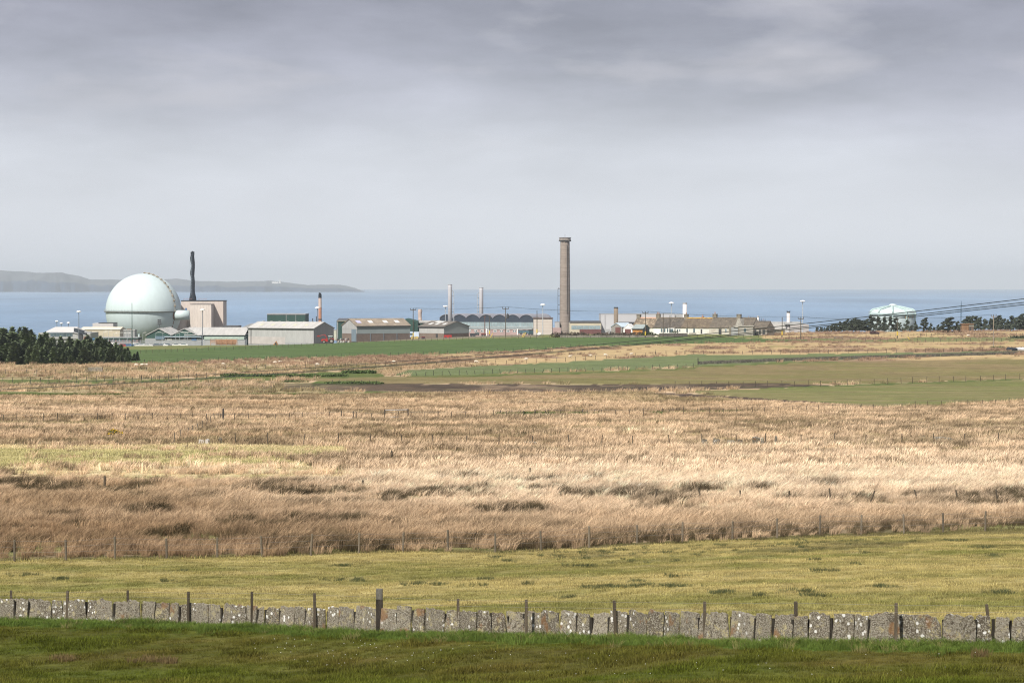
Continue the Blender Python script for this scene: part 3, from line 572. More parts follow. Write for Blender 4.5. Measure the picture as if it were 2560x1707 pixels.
g0 = on_ground(1280, np.interp(1280, WU, WVB), 55, 120)
wall = thing('flagstone_wall', g0, 'long low wall of upright lichened flagstones crossing the near grass', 'wall')
rs = random.Random(5)
for i in range(len(EDG) - 1):
    ua, ub = EDG[i], EDG[i + 1]; um = (ua + ub) / 2
    ga = on_ground(ua, np.interp(ua, WU, WVB), 55, 125); gb = on_ground(ub, np.interp(ub, WU, WVB), 55, 125)
    gm_ = (ga + gb) / 2; w = (gb - ga).length; yaw = math.atan2(gb.y - ga.y, gb.x - ga.x) + rs.uniform(-.05, .05)
    h = P(um, np.interp(um, TU, TVS) + rs.gauss(0, 2.4), gm_.y).z - gm_.z
    gap = rs.uniform(.025, .06); x0, x1 = -w / 2 + gap * .5, w / 2 - gap * .5; th = rs.uniform(.05, .09)
    sl, sr = rs.gauss(0, .035), rs.gauss(0, .035); tilt = rs.gauss(0, .045)
    zb = -.18; pts = []
    for k in range(5): q = k / 4; pts.append((x0 + sl * q + rs.gauss(0, .008), zb + (h - zb) * q * .985))
    nt_ = 6
    for k in range(1, nt_): q = k / nt_; pts.append((x0 + sl + (x1 + sr - x0 - sl) * q, h + tilt * (q - .5) + rs.gauss(0, .02) - (.02 if k in (1, nt_ - 1) and rs.random() < .4 else 0)))
    for k in range(4, -1, -1): q = k / 4; pts.append((x1 + sr * q + rs.gauss(0, .008), zb + (h - zb) * q * .985 + (tilt * .5 if k == 4 else 0)))
    if rs.random() < .12: pts[4] = (pts[4][0] + .05, pts[4][1] - .09)
    if rs.random() < .12: pts[10] = (pts[10][0] - .06, pts[10][1] - .10)
    m = MB(); n = len(pts); inset = .014
    cx = sum(p for p, _ in pts) / n; cz = sum(q for _, q in pts) / n
    ring = [(p + (cx - p) * .03, q + (cz - q) * .02) for p, q in pts]
    vs = [(p, -th / 2, q) for p, q in ring] + [(p, -th / 2 + inset, q) for p, q in pts] + [(p, th / 2 - inset, q) for p, q in pts] + [(p, th / 2, q) for p, q in ring]
    fs = [tuple(range(n - 1, -1, -1)), tuple(range(3 * n, 4 * n))]
    for r_ in range(3): fs += [(r_ * n + k, r_ * n + (k + 1) % n, (r_ + 1) * n + (k + 1) % n, (r_ + 1) * n + k) for k in range(n)]
    shd_ = MB().box(w / 2 - .045, w / 2 + .045, .035, .09, -.2, h * .88).obj('joint_shade', M_JOINTSHADE, wall, world=False); shd_.location = gm_ - Vector(g0); shd_.rotation_euler = (0, 0, yaw)  # dark strip set back in each joint, standing in for its shade
    m.add(vs, fs); o = m.obj('flagstone', M_STONE, wall, world=False)
    o.location = gm_ - Vector(g0) + Vector((0, rs.uniform(-.05, .05), 0)); o.rotation_euler = (rs.gauss(-.05, .07), rs.gauss(0, .018), yaw + rs.gauss(0, .07))

# ------------------------------------------------------------------ post and wire fences
M_POST = mat('weathered fence post', (.080, .065, .046), .9, .25, 6, fine=.25, fscale=40, stretch=(3, 3, .5), bump=.3, rnd=.3)
M_POSTD = mat('dark tarred post', (.050, .045, .040), .9, .3, 4, fine=.2, fscale=30, stretch=(3, 3, .5), rnd=.3)
M_POSTL = mat('silvered fence post', (.155, .13, .095), .9, .2, 5, fine=.2, fscale=30, stretch=(3, 3, .5), rnd=.25)
M_WIRE = mat('galvanised wire', (.22, .21, .20), .6, .1, 3)
def post_mesh(name, r, h, m, sq=False, seed=0):
    b = MB(); n = 4 if sq else 8; rr = random.Random(seed)
    b.lathe([(r * (1.41 if sq else 1), -.3), (r * (1.41 if sq else 1), h * .5), (r * (1.38 if sq else .96), h - .015), (r * (1.25 if sq else .8), h)], 0, 0, n)
    if sq: b.v = [(x * .7071 - y * .7071, x * .7071 + y * .7071, z) for x, y, z in b.v]
    return b.mesh(name, m)
PM = {}
def pm_(kind, h, m, r=.05):
    k = (kind, m.name, r)
    if k not in PM: PM[k] = post_mesh('fence post', r, 1.0, m, kind == 'sq', len(PM))
    return PM[k]
def fence(label, posts, m=M_POST, r=.05, wires=(), wr=.004, name='wire_fence', kind='round', name_post='post'):
    """posts: list of (ground point, height, tilt); wires: heights of the strands"""
    t = thing(name, posts[len(posts) // 2][0], label, 'fence')
    for g, h, tl in posts:
        part_copy(pm_(kind, 1, m, r), name_post, t, g, (random.gauss(0, .02), tl, random.uniform(-.3, .3)), (1, 1, h))
    for wz in wires:
        b = MB(); pts = []
        for (g, h, tl) in posts: pts.append((g.x + math.sin(tl) * h * wz, g.y - r, g.z + h * wz))
        b.tube(pts, wr, 4); b.obj('wire', M_WIRE, t)
    return t
# fence that runs along the slab wall, stakes on both its sides
fr = [(170, 1476), (473, 1478), (788, 1482), (1316, 1498), (1760, 1503), (2236, 1507)]; bk = [(27, 1475, -.03), (318, 1475, -.01), (628, 1478, 0), (1145, 1496, 0), (1540, 1500, -.04), (1992, 1502, -.02), (2482, 1509, -.12)]
ps = []
for u, vt_ in fr:
    g = on_ground(u, np.interp(u, WU, WVB), 55, 120); g.y -= .22; ps.append((g, P(u, vt_, g.y).z - g.z, random.gauss(0, .012), u))
for u, vt_, tl in bk:
    g = on_ground(u, np.interp(u, WU, WVB), 55, 120); g.y += .22; g.z = gz1(g.x, g.y); ps.append((g, P(u, vt_, g.y).z - g.z, tl, u))
for u in (-110, 2640):
    g = on_ground(u, np.interp(u, WU, WVB), 55, 125); g.y += .22; ps.append((g, 1.15, 0, u))
ps.sort(key=lambda q: q[3])
fence('wire fence of weathered stakes standing along the flagstone wall', [q[:3] for q in ps], M_POST, .045, (.96, .80), .003, kind='sq')
g = on_ground(950, 1583, 55, 120); g.y -= .36; hh = P(950, 1471, g.y).z - g.z
sp = thing('strainer_post', g, 'thick dark gatepost with pale bleached top beside the flagstone wall', 'post')
b = MB(); b.lathe([(.165, -.3), (.165, hh * .77), (.160, hh * .775)], 0, 0, 4); b.v = [(x * .7071 - y * .7071, x * .7071 + y * .7071, z) for x, y, z in b.v]; b.obj('post', mat('blackened timber', (.040, .033, .026), .9, .5, 3, fine=.4, fscale=25, stretch=(3, 3, .4), bump=.4), sp, world=False)
b = MB(); b.lathe([(.160, hh * .775), (.165, hh * .98), (.150, hh)], 0, 0, 4); b.v = [(x * .7071 - y * .7071, x * .7071 + y * .7071, z) for x, y, z in b.v]; b.obj('bleached_top', mat('bleached timber', (.125, .118, .10), .9, .25, 4, fine=.3, fscale=25, stretch=(3, 3, .4), bump=.4), sp, world=False)
# fence at the edge of the rushes
ul = [-95, 36, 165, 288, 417, 543, 655, 777, 897, 1007, 1119, 1238, 1353, 1473, 1593, 1706, 1831, 1943, 2049, 2153, 2260, 2358, 2463, 2566, 2660]
ps = []
for u in ul:
    g = on_ground(u, np.interp(u, FU, FVB), 100, 175); ps.append((g, random.uniform(1.10, 1.24), random.gauss(0, .025)))
fence('wire fence of pale stakes between the pasture and the tall rushes', ps, M_POSTL, .062, (.93, .68, .42), .004)
# further field fences, one thing each
def fline(label, pl, step, h, m=M_POST, r=.05, jit=.05, dmin=120, dmax=1100, wires=(.92,), skip=0.0, tilt=.03, wr=.01, phase=0.0):
    us = np.arange(pl[0][0] + phase, pl[-1][0], step); ps = []
    for u in us:
        if random.random() < skip: continue
        u2 = u + random.uniform(-.08, .08) * step; g = on_ground(u2, float(np.interp(u2, [a for a, _ in pl], [b_ for _, b_ in pl])), dmin, dmax)
        ps.append((g, h * random.uniform(.9, 1.12), random.gauss(0, tilt)))
    return fence(label, ps, m, r, wires, wr)
fline('broken row of leaning old posts half sunk in the pale rushes', [(1640, 1258), (2560, 1262), (2640, 1262)], 108, 1.05, M_POST, .06, dmin=140, dmax=260, wires=(), tilt=.16)
fline('sparse old fence posts by the scattered slabs amid the rushes', [(590, 1112), (1225, 1116), (1441, 1116), (1722, 1114), (2416, 1110), (2600, 1106)], 83, 1.25, M_POST, .055, dmin=200, dmax=420, wires=(), tilt=.06)
fline('thin fence line across the middle of the brown moor', [(-60, 1056), (400, 1055), (820, 1052), (1280, 1046), (1720, 1040), (2140, 1030), (2350, 1020), (2640, 1009)], 34, 1.15, M_POST, .05, dmin=280, dmax=560)
fline('fence dividing the two olive green arable fields', [(1690, 968), (2085, 966), (2560, 948), (2640, 944)], 33, 1.35, M_POST, .06, dmin=400, dmax=760)
fline('leaning fence along the foot of the pale green field', [(1000, 941), (1280, 934), (1500, 928), (1740, 919)], 21, 1.1, M_POSTD, .06, dmin=450, dmax=800, tilt=.12)
fline('fence from the rusty hurdle gate across the left moor to the plough land', [(-60, 936), (220, 934), (480, 927), (860, 920), (1080, 917), (1400, 905), (1720, 884)], 25, 1.15, M_POSTD, .06, dmin=450, dmax=850)
fline('fence over green scrub along the dark peat cutting', [(-60, 961), (330, 954), (560, 944)], 23, 1.3, M_POSTD, .06, dmin=420, dmax=760)
fline('fence at the lower edge of the big green field', [(340, 909), (600, 901), (860, 894), (1120, 885), (1280, 879), (1460, 867), (1700, 860), (2000, 853)], 20.5, 1.1, M_POSTD, .06, dmin=600, dmax=960)
fline('fence along the upper edge of the green field below the barns', [(350, 884), (640, 871), (860, 861), (1000, 855), (1230, 848), (1420, 845)], 15.5, 1.15, M_POST, .06, dmin=700, dmax=1000)
fline('fence in front of the cottage row garden', [(1440, 846), (1700, 844), (1900, 844), (2060, 853), (2300, 856), (2560, 853), (2640, 853)], 19, 1.2, M_POSTD, .06, dmin=700, dmax=1000)
fline('fence between the rush tussocks and the narrow pale green strip', [(1640, 884), (1720, 886), (2000, 886), (2300, 881), (2560, 876), (2640, 874)], 24, 1.1, M_POSTD, .06, dmin=560, dmax=900)
fline('fence under the wind bent pines', [(2120, 842), (2400, 841), (2640, 839)], 15, 1.15, M_POSTD, .06, dmin=780, dmax=1000)
# fence running away down the old drain, dark stob at its end
pts_ = [(436, 1106), (452, 1098), (468, 1090), (482, 1083), (494, 1078), (506, 1072), (517, 1066), (527, 1061), (537, 1056), (546, 1052)]
fence('short run of close grey stobs going down into the boggy drain', [(on_ground(u, v, 240, 420), random.uniform(.9, 1.4), random.gauss(0, .08)) for u, v in pts_ for _ in (0,)], M_POSTL, .06, (.9,), .008)
for u, v, h, lb in ((979, 1152, 1.0, 'lone mossy post with a pale notch standing in tan rushes'), (1325, 1194, .85, 'short thick lone post amid the palest rushes'), (907, 1226, .8, 'thin grey stake alone at the left rim of the pale rushes'), (262, 1222, 1.0, 'lone dark stake on the rim of the yellow green patch'), (558, 1056, 1.9, 'stout dark straining post at the drain fence end'), (1745, 912, 1.9, 'paired dark gate stoop at the end of the drystone dyke')):
    g = on_ground(u, v, 130, 900); t_ = thing('wooden_post', g, lb, 'post'); r_ = min(.13, MX(6, g.y) * .5)
    b = MB(); b.lathe([(r_, -.3), (r_, h * .9), (r_ * .75, h)], 0, 0, 7); b.obj('stake', M_POST if v > 1100 else M_POSTD, t_, world=False)

# ------------------------------------------------------------------ gates
def gate(u0, u1, v, lb, m, bars=5, h=1.2, dmin=200, dmax=900, post=True):
    a, c = on_ground(u0, v, dmin, dmax), on_ground(u1, v, dmin, dmax); t_ = thing('field_gate', a, lb, 'gate')
    for k in range(bars):
        z = .25 + (h - .25) * k / max(1, bars - 1); b = MB(); b.tube([a + Vector((0, 0, z)), c + Vector((0, 0, z))], .05, 5); b.obj('bar', m, t_)
    for g in (a, c):
        b = MB(); b.lathe([(.08, g.z - .3), (.08, g.z + h + .1), (.06, g.z + h + .15)], g.x, g.y, 7); b.obj('gatepost', M_POSTD, t_)
    return t_
M_GALV = mat('galvanised steel', (.36, .37, .38), .5, .15, 2, metal=.3)
gate(220, 256, 932, 'galvanised field gate in the fence below the spruce plantation', M_GALV, 6, 1.3)
gate(853, 883, 1049, 'white single rail gate in the moor fence', M_WHITE, 1, 1.1)
gate(962, 1020, 1047, 'grey two rail gate beside a pair of thick stobs', M_GALV, 2, 1.25)

# ------------------------------------------------------------------ drystone dyke on the right
M_DYKE = mat('dry stone', (.105, .098, .08), .95, .3, .8, fine=.3, fscale=4, rnd=.1, col2=(.22, .21, .18), thr=(.62, .72), cscale=1.2)
pl = [(1746, 911), (2000, 901), (2250, 894), (2560, 885), (2660, 882)]
t_ = thing('drystone_dyke', on_ground(2000, 901, 550, 850), 'long grey drystone dyke above the olive field', 'wall')
r_ = random.Random(9); b = MB(); u = 1746.0
prev = on_ground(u, 911, 550, 850)
while u < 2660:
    u2 = u + r_.uniform(4, 7); v2 = np.interp(u2, [a for a, _ in pl], [c for _, c in pl]); g = on_ground(u2, float(v2), 550, 850)
    if abs(g.y - prev.y) > 12: g.y = prev.y + (3 if g.y > prev.y else -3); g.x = (u2 - 1280) / F * g.y; g.z = gz1(g.x, g.y)
    for c in range(3):
        zz = .28 * c; off = r_.uniform(-.1, .1); x0, x1 = prev.x + off, g.x + off; ym = (prev.y + g.y) / 2; zm = (prev.z + g.z) / 2
        b.box(x0, x1 - .03, ym - .42 + .06 * c + r_.uniform(-.05, .05), ym + .42 - .06 * c, zm + zz - (.4 if c == 0 else 0), zm + zz + .27 + r_.uniform(-.03, .03))
    prev = g; u = u2
b.obj('stone_courses', M_DYKE, t_)['kind'] = 'stuff'

# ------------------------------------------------------------------ old slabs and blocks in the moor
for i, (u, v, w, h, lb) in enumerate(((1761, 1114, 15, 12, 'squat grey slab leaning at the end of the slab remnant row'), (1790, 1113, 17, 13, 'broad mossy slab beside a thin post in the rushes'), (1828, 1115, 20, 9, 'low broken slab sunk in the rushes'), (1850, 1114, 13, 10, 'pale low slab touching a broken one'),
        (1890, 1113, 20, 17, 'largest grey slab standing upright in the tan rushes'), (1906, 1113, 9, 13, 'small pale slab against the largest grey slab'), (1938, 1112, 6, 17, 'narrow leaning stone pillar in the tan rushes'), (1325, 1115, 40, 5, 'long low line of pale rubble in the rushes'), (2360, 1107, 50, 8, 'long dark log like stone lying flat in the rushes'),
        (503, 1110, 14, 6, 'larger white stone block below the drain fence'), (519, 1110, 8, 7, 'small white stone block touching a larger one'), (553, 1108, 7, 9, 'small white stone alone below the drain fence'))):
    g = on_ground(u, v, 200, 420); W = MX(w, g.y); H = MX(h, g.y) + .25; rr = random.Random(i + 60); T = .12 if h > 9 else .3
    b = MB(); po = [(-W / 2, -.3), (-W / 2 * rr.uniform(.85, 1), H * .95), (-W * .1, H * rr.uniform(.95, 1.05)), (W * .3, H * rr.uniform(.85, 1)), (W / 2 * rr.uniform(.85, 1), H * .8), (W / 2, -.3)]
    b.prism(po, 'y', -T, T); o = b.obj('fallen_slab' if v != 1110 else 'stone_block', M_STONE if v != 1110 else mat('bleached stone', (.5, .47, .43), .9, .15, 2)); o.location = g; o.rotation_euler = (rr.gauss(0, .1), rr.gauss(0, .06), rr.gauss(0, .3)); tag(o, lb, 'stone')

# ------------------------------------------------------------------ gorse bush in flower
def leaf_cloud(b, c, r, n, s, rr, shell=.45):
    for k in range(n):
        while True:
            p = Vector((rr.uniform(-1, 1), rr.uniform(-1, 1), rr.uniform(-1, 1)))
            if shell < p.length < 1: break
        q = Vector((c[0] + p.x * r[0], c[1] + p.y * r[1], c[2] + p.z * r[2])); a = Vector((rr.gauss(0, 1), rr.gauss(0, 1), rr.gauss(0, 1))).normalized(); e = a.orthogonal().normalized(); f_ = a.cross(e); w = s * rr.uniform(.6, 1.3)
        b.add([q - e * w - f_ * w * .5, q + e * w - f_ * w * .5, q + e * w * .4 + f_ * w * .7, q - e * w * .4 + f_ * w * .7], [(0, 1, 2, 3)])
M_LEAF = mat('dark leaves', (.045, .07, .02), .9, .4, 1.2, rnd=.2); M_GORSE = mat('gorse flower', (.62, .40, .02), .8, .2, 4)
g = on_ground(284, 1091, 240, 420); t_ = thing('gorse_bush', g, 'small gorse bush covered in yellow flowers on the brown moor', 'bush'); rr = random.Random(3)
b = MB(); leaf_cloud(b, (0, 0, .35), (.75, .5, .45), 260, .09, rr, .1); leaf_cloud(b, (.9, .1, .3), (.3, .3, .25), 80, .08, rr, .1); b.obj('foliage', M_LEAF, t_, world=False)
b = MB(); leaf_cloud(b, (0, -.05, .45), (.72, .5, .45), 190, .075, rr, .6); leaf_cloud(b, (.9, .05, .38), (.28, .3, .22), 45, .07, rr, .5); b.obj('flowers', M_GORSE, t_, world=False)

# ------------------------------------------------------------------ overhead line crossing the view
M_CABLE = mat('weathered cable', (.045, .055, .05), .6, .1, 2); M_POLE = mat('creosoted pole', (.10, .085, .065), .9, .25, 2, stretch=(2, 2, .2), rnd=.15)
xa, ya = P(-34, 970, 134).x, 134.0; xb, yb = P(3120, 690, 50).x, 50.0
wu = np.array([-34, 0, 430, 860, 1460, 1960, 2260, 2560, 3120.]); WIRES = []
for dv in ([0] * 9, [9, 9, 9, 8, 8, 8, 8.5, 9, 11], [10, 10, 10.5, 10, 10.5, 11.5, 13, 14.5, 18]):
    wvv = np.array([966, 964, 941, 913.5, 865, 813.5, 781.5, 747.5, 682.]) + np.array(dv); co = np.polyfit(wu, wvv, 4); pts = []
    for u in np.linspace(-34, 3120, 60):
        k = (u - 1280) / F; s = (k * ya - xa) / ((xb - xa) - k * (yb - ya)); y = ya + (yb - ya) * s; p = P(u, float(np.polyval(co, u)), y); pts.append(p)
    WIRES.append(pts)
def big_pole(x, y, label, tops):
    z = gz1(x, y); zt = max(p.z for p in tops); t_ = thing('power_pole', (x, y, z), label, 'pole')
    b = MB(); b.tube([(x, y, z - .6), (x, y, zt + .1)], .15, 10, .11); b.obj('pole', M_POLE, t_)
    xs_ = [p.x for p in tops]; ys_ = [p.y for p in tops]
    b = MB(); b.tube([(x - .75, y - .55, zt - .28), (x + .75, y + .55, zt - .28)], .06, 6); b.obj('crossarm', M_POLE, t_)
    for p in tops:
        b = MB(); b.lathe([(.03, p.z - .32), (.09, p.z - .24), (.05, p.z - .18), (.1, p.z - .12), (.04, p.z + .02)], p.x, p.y, 8); b.obj('insulator', M_POSTD, t_)
big_pole(xa - .1, ya, 'wooden power pole carrying the near overhead wires on the moor edge', [w[0] for w in WIRES])
big_pole(xb + .1, yb, 'wooden power pole carrying the near overhead wires above the turf', [w[-1] for w in WIRES])
for w, lb in zip(WIRES, ('uppermost dark overhead wire sweeping across the view', 'middle dark overhead wire sweeping across the view', 'lowest dark overhead wire sweeping across the view')):
    b = MB(); b.tube(w, .0095, 5); tag(b.obj('overhead_wire', M_CABLE), lb, 'wire', 'overhead wires')
# ------------------------------------------------------------------ helpers for buildings: photo rectangle at a known distance -> metres
def pb(m, u0, u1, v0, v1, d, dep, down=0.0):
    a, c = P(u0, v1, d), P(u1, v0, d); return m.box(a.x, c.x, d, d + dep, a.z - down, c.z)
def part(name, m, par, *boxes, **kw):
    b = MB()
    for q in boxes: pb(b, *q)
    return b.obj(name, m, par, **kw)
def base(u, d): return Vector(((u - 1280) / F * d, d, gz1((u - 1280) / F * d, d)))
M_GREY = mat('grey cladding', (.30, .31, .32), .7, .08, .3, fine=.07, fscale=2, stretch=(2, 2, .25)); M_PALE = mat('pale cladding', (.37, .375, .37), .7, .07, .3, fine=.06, fscale=2, stretch=(2, 2, .3))
M_ASB = mat('cement sheet roof', (.42, .415, .40), .85, .12, .25, fine=.1, fscale=3, stretch=(3, .4, .4)); M_ASBB = mat('brown cement roof', (.245, .205, .165), .9, .2, .35, fine=.15, fscale=3, col2=(.33, .27, .19), thr=(.5, .7), cscale=.6)
M_DGREEN = mat('dark green cladding', (.032, .075, .062), .7, .12, .3, fine=.08, fscale=2, stretch=(2, 2, .3)); M_DROOF = mat('dark sheet roof', (.10, .105, .115), .8, .15, .4); M_BLOCK = mat('brown blockwork', (.185, .145, .120), .9, .12, .5, fine=.12, fscale=3)
M_BLOCKD = mat('brown block wall', (.150, .120, .105), .9, .12, .5, fine=.12, fscale=3)
M_SKYL = mat('skylight sheet', (.62, .62, .60), .5, .05); M_SKYB = mat('blue skylight sheet', (.45, .45, .66), .5, .05); M_TRIM = mat('dark trim', (.055, .058, .062), .7, .1); M_BEIGE = mat('beige panels', (.59, .53, .48), .8, .07, .15, fine=.06, fscale=1.5, stretch=(1.5, 1.5, .3))
M_BEIGE2 = mat('beige sheeting', (.54, .475, .43), .8, .07, .15, fine=.06, fscale=1.5, stretch=(1.5, 1.5, .3)); M_CREAM = mat('cream cladding', (.50, .45, .34), .75, .06, .2); M_MINT = mat('pale mint paint', (.50, .592, .605), .62, .035, .06, fine=.025, fscale=.5, stretch=(1, 1, .25), spec=.4)
M_RUST = mat('rusty steel', (.20, .12, .07), .9, .4, 1.0); M_STACK = mat('blackened wrapping', (.020, .026, .036), .8, .3, .3); M_GLASS = mat('window glass', (.085, .125, .145), .25, .25, .4, spec=.6); M_GLASSB = mat('pale factory glazing', (.26, .34, .36), .35, .18, .35, fine=.1, fscale=1.5, spec=.5)
M_PINK = mat('pink harling', (.37, .27, .255), .9, .08, .3); M_BLUE = mat('blue paint', (.07, .16, .33), .6, .15, .5); M_CONC = mat('board marked concrete', (.275, .235, .205), .92, .12, .12, fine=.1, fscale=.8, stretch=(.5, .5, 2.5)); M_CONCT = mat('concrete crown', (.26, .235, .215), .92, .2, .4)
M_STEEL = mat('grey painted steel', (.50, .50, .53), .55, .05, .1); M_ORANGE = mat('orange brick', (.42, .21, .13), .9, .15, .3, fine=.1, fscale=2); M_PBRICK = mat('pinkish render', (.52, .42, .37), .9, .08, .3); M_BBRICK = mat('brown brick', (.205, .165, .125), .95, .1, .3, fine=.1, fscale=2)
M_LBLUE = mat('pale blue sheet roof', (.42, .50, .57), .6, .06, .3); M_WOODO = mat('orange boards', (.42, .20, .06), .8, .15, 1.0, stretch=(1, 1, 3)); M_RED = mat('red paint', (.36, .035, .03), .5, .15, 1.0); M_MAROON = mat('maroon boards', (.15, .07, .065), .8, .12, .6)
M_YEL = mat('yellow guard', (.62, .45, .05), .6, .1); M_HAR = mat('white harling', (.66, .65, .60), .9, .10, .4, col2=(.48, .45, .38), thr=(.55, .72), cscale=.5); M_HARG = mat('bare grey harling', (.30, .285, .25), .95, .18, .5, col2=(.42, .40, .36), thr=(.5, .65), cscale=.6)

def barn(name, label, u, v, d, L, W, side, phi, eave, ridge, wall, roof, low=None, lowh=0.0, cat='barn', trim=M_TRIM, gable=None, ov=.35):
    """gabled shed; its near corner stands on the given pixel, the long wall runs to one side and the gable to the other"""
    p = P(u, v, d); t = thing(name, p, label, cat, phi if side > 0 else -phi)
    xa, xb = (0, L) if side > 0 else (-L, 0)
    def pent(z0, e=0.0): return [(e, z0), (W - e, z0), (W - e, eave), (W / 2, ridge), (e, eave)]
    MB().prism(pent(lowh), 'x', xa, xb).obj('wall', wall, t, world=False)
    if gable is not None:
        gx = xb if side < 0 else xa; s = 1 if side < 0 else -1
        MB().prism(pent(lowh), 'x', gx, gx + s * .06).obj('gable_cladding', gable, t, world=False)
    if low: MB().box(xa + .05, xb - .05, .05, W - .05, -2.0, lowh).obj('base_wall', low, t, world=False)
    th = .22
    for y0, y1 in ((-ov, W / 2), (W + ov, W / 2)):
        sl = (ridge - eave) / (W / 2); ze = eave - sl * ov; o = MB().prism([(y0, ze), (y1, ridge), (y1, ridge + th), (y0, ze + th)], 'x', xa - ov, xb + ov).obj('roof', roof, t, world=False)
        if y0 < 0: MB().box(xa - ov, xb + ov, y0 - .12, y0 + .02, ze - .15, ze + .12).obj('gutter', trim, o, world=False)
    t['_'] = 0; del t['_']
    return t, xa, xb
def skylights(t, xs, W, eave, ridge, w, f0=.3, f1=.62, m=None):
    sl = (ridge - eave) / (W / 2)
    for i, x in enumerate(xs):
        y0, y1 = W / 2 * f0, W / 2 * f1; z = lambda y: eave + sl * y + .225
        MB().prism([(y0, z(y0)), (y1, z(y1)), (y1, z(y1) + .05), (y0, z(y0) + .05)], 'x', x, x + w).obj('skylight', (m[i] if m else M_SKYL), t, world=False)

# ------------------------------------------------------------------ reactor sphere
d = 1330.0; c = P(359, 778, d); R = MX(94, d)
sp = thing('reactor_sphere', base(359, d), 'huge pale mint steel reactor sphere with dark walkway belt', 'dome')
vs = []; n, mrow = 64, 40; b = MB()
prof = [(R * math.sin(math.pi * i / mrow), c.z - R * math.cos(math.pi * i / mrow)) for i in range(mrow + 1)]
prof[0] = (.02, prof[0][1]); prof[-1] = (.02, prof[-1][1]); b.lathe(prof, c.x, c.y, n); b.obj('shell', M_MINT, sp, smooth=True)
b = MB(); zb = c.z - .1
b.lathe([(R - .1, zb - .35), (R + .75, zb - .3), (R + .75, zb + .12), (R - .1, zb + .15)], c.x, c.y, 64, cap=False); belt = b.obj('walkway', mat('belt steel', (.11, .115, .10), .8, .35, .6), sp)
b = MB()
for k in range(72):
    a = 2 * math.pi * k / 72; x, y = c.x + (R + .7) * math.cos(a), c.y + (R + .7) * math.sin(a); b.tube([(x, y, zb + .1), (x, y, zb + 1.25)], .04, 4)
b.lathe([(R + .66, zb + 1.2), (R + .74, zb + 1.2), (R + .74, zb + 1.28), (R + .66, zb + 1.28)], c.x, c.y, 64, cap=False); b.obj('railing', mat('railing grey', (.42, .46, .45), .6), belt)
az = math.radians(63)
def on_sph(th, r): return Vector((c.x + r * math.sin(th) * math.sin(az), c.y - r * math.sin(th) * math.cos(az), c.z + r * math.cos(th)))
b = MB(); tan_ = Vector((math.cos(az), math.sin(az), 0))
for s in (-.55, .55): b.tube([on_sph(math.radians(a), R + .45) + tan_ * s for a in range(2, 92, 4)], .10, 4)
ld = b.obj('ladder', mat('ladder stone colour', (.36, .31, .23), .85, .3, .8), sp)
for a in range(2, 92, 8):
    b = MB(); p = on_sph(math.radians(a), R + .4); b.blob(p, (.75, .45, .42), 6, 4); b.obj('landing', mat('landing grating', (.24, .20, .15), .85, .5, .3), ld)
for k, a in enumerate((104, 112, 120)):
    b = MB(); b.tube([on_sph(math.radians(a), R + .05), on_sph(math.radians(a + 6), R + .05)], .22, 5); b.obj('rust_strake', M_RUST, sp)
for k in range(10):
    a = 2 * math.pi * (k + .5) / 10; x, y = c.x + R * .8 * math.cos(a), c.y + R * .8 * math.sin(a); z0 = gz1(x, y)
    b = MB(); b.tube([(x, y, z0 - .5), (x, y, c.z - R * .6)], .55, 8); b.obj('leg', M_MINT, sp)
ct = P(458, 787, d); b = MB(); r_ = MX(12, d)
for i, (x, r0) in enumerate([(0, 0)]): pass
px0, px1 = P(443, 787, d).x, P(478, 787, d).x; b.tube([(px0 - .6, d - 8, ct.z), (px1, d - 8, ct.z)], r_, 20); b.obj('air_lock_duct', M_MINT, sp, smooth=True)
b = MB(); b.tube([(px0 - .8, d - 8, ct.z), (px0 - .1, d - 8, ct.z)], r_ + .25, 20); b.obj('duct_flange', M_RUST, sp)

# ------------------------------------------------------------------ reactor hall and black stack
d = 1345.0; t = thing('reactor_hall', base(505, d), 'tall beige panelled reactor hall beside the sphere', 'building')
z0 = 45
part('back_block', M_BEIGE2, t, (453, 558, 752.5, 835, d, 16)); part('roof_edge', M_TRIM, t, (452, 559, 750.8, 752.8, d - .15, 16.3))
part('front_block', M_BEIGE, t, (475.5, 528, 761, 835, d - 11, 10.9)); part('front_roof_edge', M_TRIM, t, (475, 529, 760, 761.2, d - 11.1, 11))
part('side_annexe', M_BEIGE, t, (455, 474.6, 800, 835, d - 6, 5.9)); part('side_door', M_BLUE, t, (463, 467, 770, 776, d - .25, .2))
b = MB(); pc = P(446, 810, d - 9)
b.lathe([(4.6, pc.z - 9), (4.6, pc.z + 2.6), (4.2, pc.z + 2.8)], pc.x, pc.y, 20); b.obj('round_annexe', M_BEIGE2, t)
for uu_ in range(480, 528, 7): part('panel_joint', M_BEIGE2, t, (uu_, uu_ + .35, 761.5, 834, d - 11.06, .05))
for uu_ in range(532, 558, 5): part('panel_joint', M_PBRICK, t, (uu_, uu_ + .35, 753, 834, d - .06, .05))
for uu_ in (459, 470, 495, 507): part('roof_rail', mat('faded red rail', (.42, .24, .22), .8), t, (uu_, uu_ + 10, 747.3, 747.8, d + .6, .12), (uu_, uu_ + .4, 747.3, 751, d + .6, .12))
zs0 = P(482, 751, d).z; st = thing('black_stack', (P(482, 751, d + 6).x, d + 6, zs0), 'black ragged wrapped stack on the reactor hall roof', 'chimney')
b = MB(); rr = random.Random(4); prof = []
for k in range(27):
    f_ = k / 26; r_ = 2.05 - .95 * sst(0, .25, f_) + .07 * math.sin(k * .9) * (k > 6) + rr.uniform(-.06, .06) * (k > 5); prof.append((float(r_), zs0 - .3 + f_ * MX(117, d + 6)))
